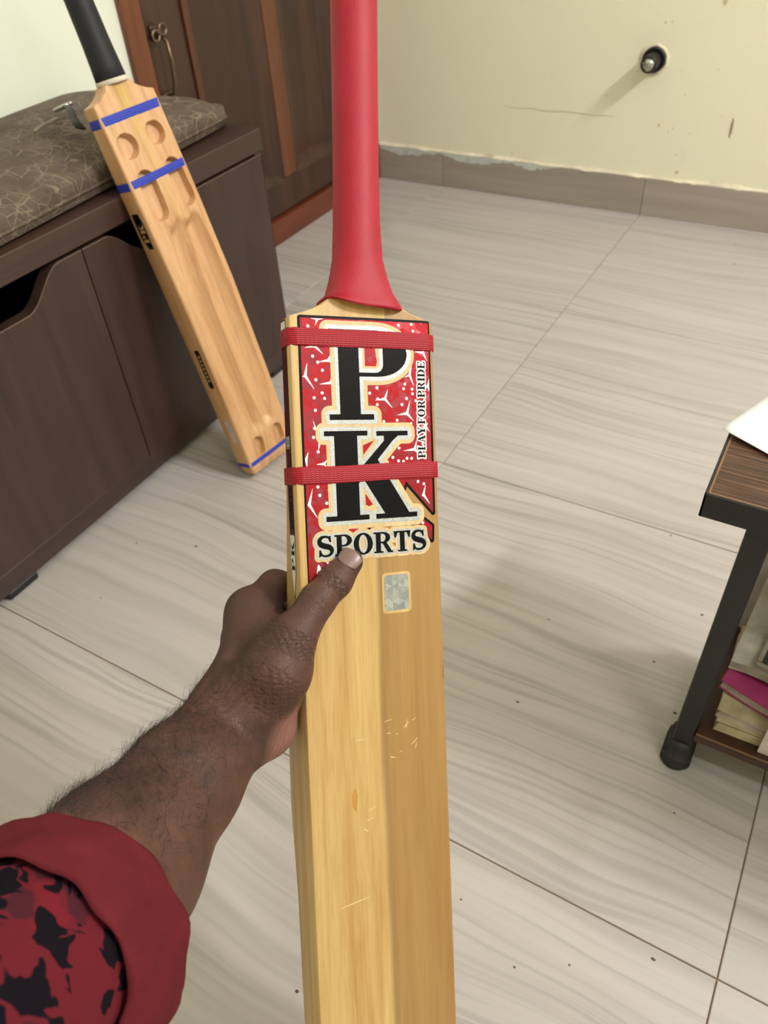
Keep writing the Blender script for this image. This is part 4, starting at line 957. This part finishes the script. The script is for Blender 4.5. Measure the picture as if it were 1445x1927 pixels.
FING = [[('tmcp', 'tp1'), ('tp1', 'tip1'), ('tip1', 'ttip')], [('imcp', 'ipip'), ('ipip', 'idip'), ('idip', 'itip')], [('mmcp', 'mpip'), ('mpip', 'mdip'), ('mdip', 'mtip')], [('rmcp', 'rpip'), ('rpip', 'rdip'), ('rdip', 'rtip')], [('pmcp', 'ppip'), ('ppip', 'pdip'), ('pdip', 'ptip')]]
H = .00135
pts = np.array([v[0] for v in J.values()]); lo = pts.min(0)-.05; hi = pts.max(0)+.03; hi[2] = max(hi[2], .655)
dims = np.ceil((hi-lo)/H).astype(int)+1
GXc, GYc, GZc = [(lo[i]+H*np.arange(dims[i])).astype(np.float32) for i in range(3)]
FAR = np.float32(.05)
def cone(D, k1, k2, k):
    (a, ra), (b, rb) = J[k1], J[k2]; m = max(ra, rb)+.03
    s = []
    for i in range(3):
        l = max(0, int((min(a[i], b[i])-m-lo[i])/H)); h_ = min(dims[i], int((max(a[i], b[i])+m-lo[i])/H)+1); s.append(slice(l, h_))
    X = GXc[s[0]][:, None, None]; Y = GYc[s[1]][None, :, None]; Z = GZc[s[2]][None, None, :]
    ab = b-a; L2 = float(ab@ab)
    t = np.clip(((X-a[0])*ab[0]+(Y-a[1])*ab[1]+(Z-a[2])*ab[2])/L2, 0, 1)
    d = np.sqrt((X-a[0]-t*ab[0])**2+(Y-a[1]-t*ab[1])**2+(Z-a[2]-t*ab[2])**2)-(ra+(rb-ra)*t)
    old = D[s[0], s[1], s[2]]; hh = np.maximum(k-np.abs(old-d), 0)/k
    D[s[0], s[1], s[2]] = np.minimum(old, d)-hh*hh*k*.25
D = np.full(tuple(dims), FAR, np.float32)
for a, b in BODY: cone(D, a, b, .014)
for fg in FING:
    D2 = np.full(tuple(dims), FAR, np.float32)
    for a, b in fg: cone(D2, a, b, .005)
    k = np.float32(.006); hh = np.maximum(k-np.abs(D-D2), 0)/k; D = np.minimum(D, D2)-hh*hh*k*.25
# press the skin flat where it meets the bat
toB = HM.inverted() @ ARM
A3 = np.array([[toB[i][j] for j in range(4)] for i in range(3)], np.float32)
Xg, Yg, Zg = GXc[:, None, None], GYc[None, :, None], GZc[None, None, :]
bx_ = A3[0, 0]*Xg+A3[0, 1]*Yg+A3[0, 2]*Zg+A3[0, 3]; by_ = A3[1, 0]*Xg+A3[1, 1]*Yg+A3[1, 2]*Zg+A3[1, 3]; bz_ = A3[2, 0]*Xg+A3[2, 1]*Yg+A3[2, 2]*Zg+A3[2, 3]
zz = np.array([q[0] for q in hblade.edge]); Te = np.interp(bz_, zz, [q[1] for q in hblade.edge])+np.interp(bz_, [q[0] for q in hblade.spine], [q[1] for q in hblade.spine])*np.clip(1-np.abs(bx_)/.054, 0, 1)**1.2
bat = np.maximum(np.maximum(np.abs(bx_)-.0558, -by_+.0008*(bx_/.054)**2), by_-Te)
D = np.maximum(D, -(bat-.0008)).astype(np.float32)
D[0] = D[-1] = FAR; D[:, 0] = D[:, -1] = FAR; D[:, :, 0] = D[:, :, -1] = FAR
def surface_nets(D):
    S = D < 0
    n = D.shape; acc = np.zeros((n[0]-1, n[1]-1, n[2]-1, 3), np.float32); cnt = np.zeros((n[0]-1, n[1]-1, n[2]-1), np.float32)
    for ax in range(3):
        for o1 in (0, 1):
            for o2 in (0, 1):
                off = [0, 0, 0]; oth = [i for i in range(3) if i != ax]; off[oth[0]] = o1; off[oth[1]] = o2
                sa = tuple(slice(off[i], off[i]+n[i]-1) for i in range(3)); off2 = list(off); off2[ax] = 1
                sb = tuple(slice(off2[i], off2[i]+n[i]-1) for i in range(3))
                a = D[sa]; b = D[sb]; cr = S[sa] != S[sb]; t = np.where(cr, a/np.where(cr, a-b, 1), 0)
                for i in range(3): acc[..., i] += np.where(cr, (t if i == ax else off[i]), 0)
                cnt += cr
    act = cnt > 0; idx = np.full(cnt.shape, -1, np.int64); idx[act] = np.arange(act.sum())
    ijk = np.argwhere(act); V = ijk+acc[act]/cnt[act][:, None]
    F = []
    for ax in range(3):
        u, w = [(1, 2), (2, 0), (0, 1)][ax]
        sl0 = [slice(None)]*3; sl1 = [slice(None)]*3; sl0[ax] = slice(0, n[ax]-1); sl1[ax] = slice(1, n[ax])
        cr = S[tuple(sl0)] != S[tuple(sl1)]; P = np.argwhere(cr); P = P[(P[:, u] > 0) & (P[:, w] > 0) & (P[:, u] < n[u]-1) & (P[:, w] < n[w]-1)]
        ins = S[tuple(sl0)][tuple(P.T)]
        def at(du, dw): Q = P.copy(); Q[:, u] -= du; Q[:, w] -= dw; return idx[tuple(Q.T)]
        q = np.stack([at(1, 1), at(0, 1), at(0, 0), at(1, 0)], 1); q[~ins] = q[~ins][:, ::-1]; F.append(q)
    return V, np.concatenate(F)
SV, SF_ = surface_nets(D); SV = lo+SV*H
# two rounds of gentle smoothing, then fine modelled creases
E2 = np.concatenate([SF_[:, [0, 1]], SF_[:, [1, 2]], SF_[:, [2, 3]], SF_[:, [3, 0]]])
deg = np.bincount(E2[:, 0], minlength=len(SV))+np.bincount(E2[:, 1], minlength=len(SV))
for lam in (.55, .55, .5, .5, .5):
    acc = np.zeros_like(SV)
    for i in range(3): acc[:, i] = np.bincount(E2[:, 0], SV[E2[:, 1], i], len(SV))+np.bincount(E2[:, 1], SV[E2[:, 0], i], len(SV))
    SV = SV+lam*(acc/deg[:, None]-SV)
def fnorm(): 
    a = SV[SF_[:, 2]]-SV[SF_[:, 0]]; b = SV[SF_[:, 3]]-SV[SF_[:, 1]]; n = np.cross(a, b); N = np.zeros_like(SV)
    for c in range(4):
        for i in range(3): N[:, i] += np.bincount(SF_[:, c], n[:, i], len(SV))
    return N/np.maximum(np.linalg.norm(N, axis=1), 1e-12)[:, None]
N = fnorm()
cr = np.zeros(len(SV))
def creases(k1, k2, t0, half, cnt_, wid, face=(0, 0, -1), bend=0, amp=1.):
    """cnt_ fold lines across the segment k1-k2 around parameter t0 on the side that looks towards `face`"""
    a, b = J[k1][0], J[k2][0]; L = np.linalg.norm(b-a); d = (b-a)/L; rel = SV-a; s = rel@d; side = np.cross(d, face); side /= np.linalg.norm(side)
    w = rel@side; r = np.linalg.norm(rel-np.outer(s, d), axis=1); R = J[k1][1]*1.6
    m = (N@np.array(face) > .1)*np.exp(-(np.maximum(0, r-R)/.004)**2)
    for q in range(cnt_):
        off = (q-(cnt_-1)/2)*2*half/max(1, cnt_-1) if cnt_ > 1 else 0; c0 = t0*L+off+bend*w*w/.01+.0007*np.sin(w*900+q*2.1)+.0005*np.sin(w*2300+q)
        cr[:] = np.maximum(cr, amp*m*np.exp(-((s-c0)/wid)**2)*np.clip(1.2-np.abs(w)/R*.9+.25*np.sin(w*700+q*3), 0, 1)*(np.abs(s-t0*L) < half*2.5))
creases('tp1', 'tip1', .75, .0035, 4, .0006, amp=.8); creases('tp1', 'tip1', -.15, .002, 2, .0005, amp=.4)
creases('tmc', 'tmcp', .98, .0075, 9, .0006, amp=.75); creases('tcm', 'tmc', .75, .014, 11, .00055, (.55, .1, -.8), amp=.55)
creases('wrb', 'hyp1', .3, .006, 3, .0007, (.7, .4, -.6), amp=.5)
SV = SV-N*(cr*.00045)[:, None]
# paler palm skin: the heel of the hand and the inner side towards the bat
ctr = J['hyp1'][0]; pal = np.clip(((SV-q3(505, 1360, 545))@np.array((.80, .35, -.1)))/.011+.35, 0, 1)*np.clip((SV[:, 1]-q3(500, 1306, 545)[1])/.010, 0, 1)*np.clip(1-(q3(440, 1440, 530)[1]+.0-SV[:, 1])*0, 0, 1)
pal *= np.clip((SV[:, 0]-q3(462, 1400, 540)[0])/.010, 0, 1)*np.clip((.046-np.linalg.norm(SV-q3(520, 1355, 552), axis=1))/.012, 0, 1)
me = bpy.data.meshes.new('person'); me.from_pydata(SV.tolist(), [], SF_.tolist()); me.update()
for nm, arr in (('palm', pal), ('crease', cr)):
    at = me.attributes.new(nm, 'FLOAT', 'POINT'); at.data.foreach_set('value', arr.astype(np.float32))
pr = link('person', me, 'skin', None, True); pr.matrix_world = ARM
tag(pr, 'left arm in a red floral sleeve reaching out and gripping the cricket bat', 'person')
# thumb nail
a, b = J['tip1'][0], J['ttip'][0]; d = (b-a)/np.linalg.norm(b-a); up = np.array((-.12, -.18, -1.)); up -= d*(up@d); up /= np.linalg.norm(up); sd = np.cross(d, up)
V = []; F = []; nu, nv = 16, 14
for i in range(nu+1):
    for j in range(nv+1):
        u = i/nu*2-1; v = j/nv; w = .0083*(.90+.10*math.sin(v*math.pi*.6)); ang = u*.80
        ln = -.0056+.0128*v+(-.0020*u*u if v > .5 else 0)*(v-.5)*2+(.0022*u*u if v < .4 else 0)*(.4-v)*2.5
        rr_ = J['ttip'][1]+.0006-.0022*max(0, v-.55)**1.5
        V.append(tuple(b+d*(ln-.002)+sd*(w*math.sin(ang)/math.sin(.80))+up*(rr_*.985-(1-math.cos(ang))*.0085+.0004)))
for i in range(nu):
    for j in range(nv): k = i*(nv+1)+j; F.append((k, k+1, k+nv+2, k+nv+1))
o = mesh('thumbnail', V, F, 'nail', pr, True); md = o.modifiers.new('s', 'SOLIDIFY'); md.thickness = .0007; md.offset = 0
# hair on the forearm
a, b = J['fa1'][0]-np.array((.0, .0, .03)), J['imc'][0]; L = np.linalg.norm(b-a); d = (b-a)/L
s = (SV-a)@d/L; outer = N@np.array((-.62, -.62, -.2)); N = fnorm()
wgt = np.where((s > .0) & (s < 1.0), np.clip(outer*.9+.35, .0, 1)*np.clip((1.02-s)/.25, 0, 1)*np.clip(s/.1, 0, 1), 0)*(SV[:, 2] < .56); wgt /= wgt.sum()
pick = RNG.choice(len(SV), 2600, p=wgt, replace=False)
HV = []; HF = []
for i in pick:
    p = SV[i]; n_ = N[i]; t1 = d-n_*(d@n_); t1 /= np.linalg.norm(t1)+1e-9; t2 = np.cross(n_, t1)
    dirv = t1*RNG.uniform(.1, 1.)+t2*RNG.normal(0, .55)+n_*RNG.uniform(.08, .42); ln = RNG.uniform(.007, .018); curl = RNG.normal(0, 1.3); bend = RNG.uniform(-.3, .2); base = len(HV); m = 6
    dirv /= np.linalg.norm(dirv); sidev = np.cross(dirv, n_); sidev /= np.linalg.norm(sidev)+1e-9; pos = p.copy()
    for k in range(m):
        r_ = .00009*(1-k/m*.8)
        for q in range(3):
            an = q*2.094; HV.append(tuple(pos+sidev*r_*math.cos(an)+n_*r_*math.sin(an)))
        dirv = dirv+sidev*curl*.22+n_*bend*.3; dirv /= np.linalg.norm(dirv); pos = pos+dirv*ln/m
    for k in range(m-1):
        for q in range(3): HF.append((base+3*k+q, base+3*k+(q+1) % 3, base+3*k+3+(q+1) % 3, base+3*k+3+q))
o = mesh('arm_hair', HV, HF, 'hair', pr); o['kind'] = 'stuff'
# sleeve: wide turned-up cuff, patterned tube running back towards the shoulder
def axis(d):
    P = np.array([(-.1580, .2136, .385), (-.1580, .2136, .375), (-.1654, .2060, .330), (-.1680, .2080, .280), (-.172, .215, .20), (-.180, .230, .10), (-.190, .250, .03)])[::-1]; return np.array([np.interp(d, P[:, 2], P[:, i]) for i in range(3)])
def tubering(d, r, wob, ph):
    c = axis(d); T = axis(d-.012)-axis(d+.012); T /= np.linalg.norm(T); u = np.cross(T, (0, 1, 0)); u /= np.linalg.norm(u); w = np.cross(T, u); out = []
    for k in range(84):
        an = 2*math.pi*k/84; q = r*(1+wob*(math.sin(an*3+ph)*.6+math.sin(an*5+ph*2.3+d*40)*.4))+.0016*math.sin(an*7+d*150)*math.sin(an*2+1)+.0008*math.sin(an*13-d*210+2)
        out.append(c+u*math.cos(an)*q+w*math.sin(an)*q)
    return out
sl = loft('sleeve', [tubering(*q) for q in ((.372, .0560, .02, .3), (.358, .0540, .022, .3), (.345, .0528, .025, .35), (.330, .0530, .03, .4), (.315, .0535, .035, .5), (.30, .0545, .04, .6), (.28, .056, .04, .7), (.25, .060, .04, .9), (.2, .066, .04, 1.), (.12, .072, .03, 1.2), (.04, .078, .03, 1.3))], 'sleeve', pr, True, True)
loft('cuff', [tubering(*q) for q in ((.352, .0562, .02, .3), (.366, .0575, .02, .3), (.3755, .0600, .02, .3), (.3775, .0620, .02, .3), (.3770, .0638, .02, .3), (.373, .0648, .02, .3), (.366, .0650, .022, .3), (.357, .0644, .024, .32), (.348, .0628, .026, .34), (.340, .0606, .028, .36), (.334, .0584, .03, .38), (.331, .0564, .03, .38), (.333, .0550, .03, .38), (.340, .0545, .03, .38))], 'cuff', pr, False, True)
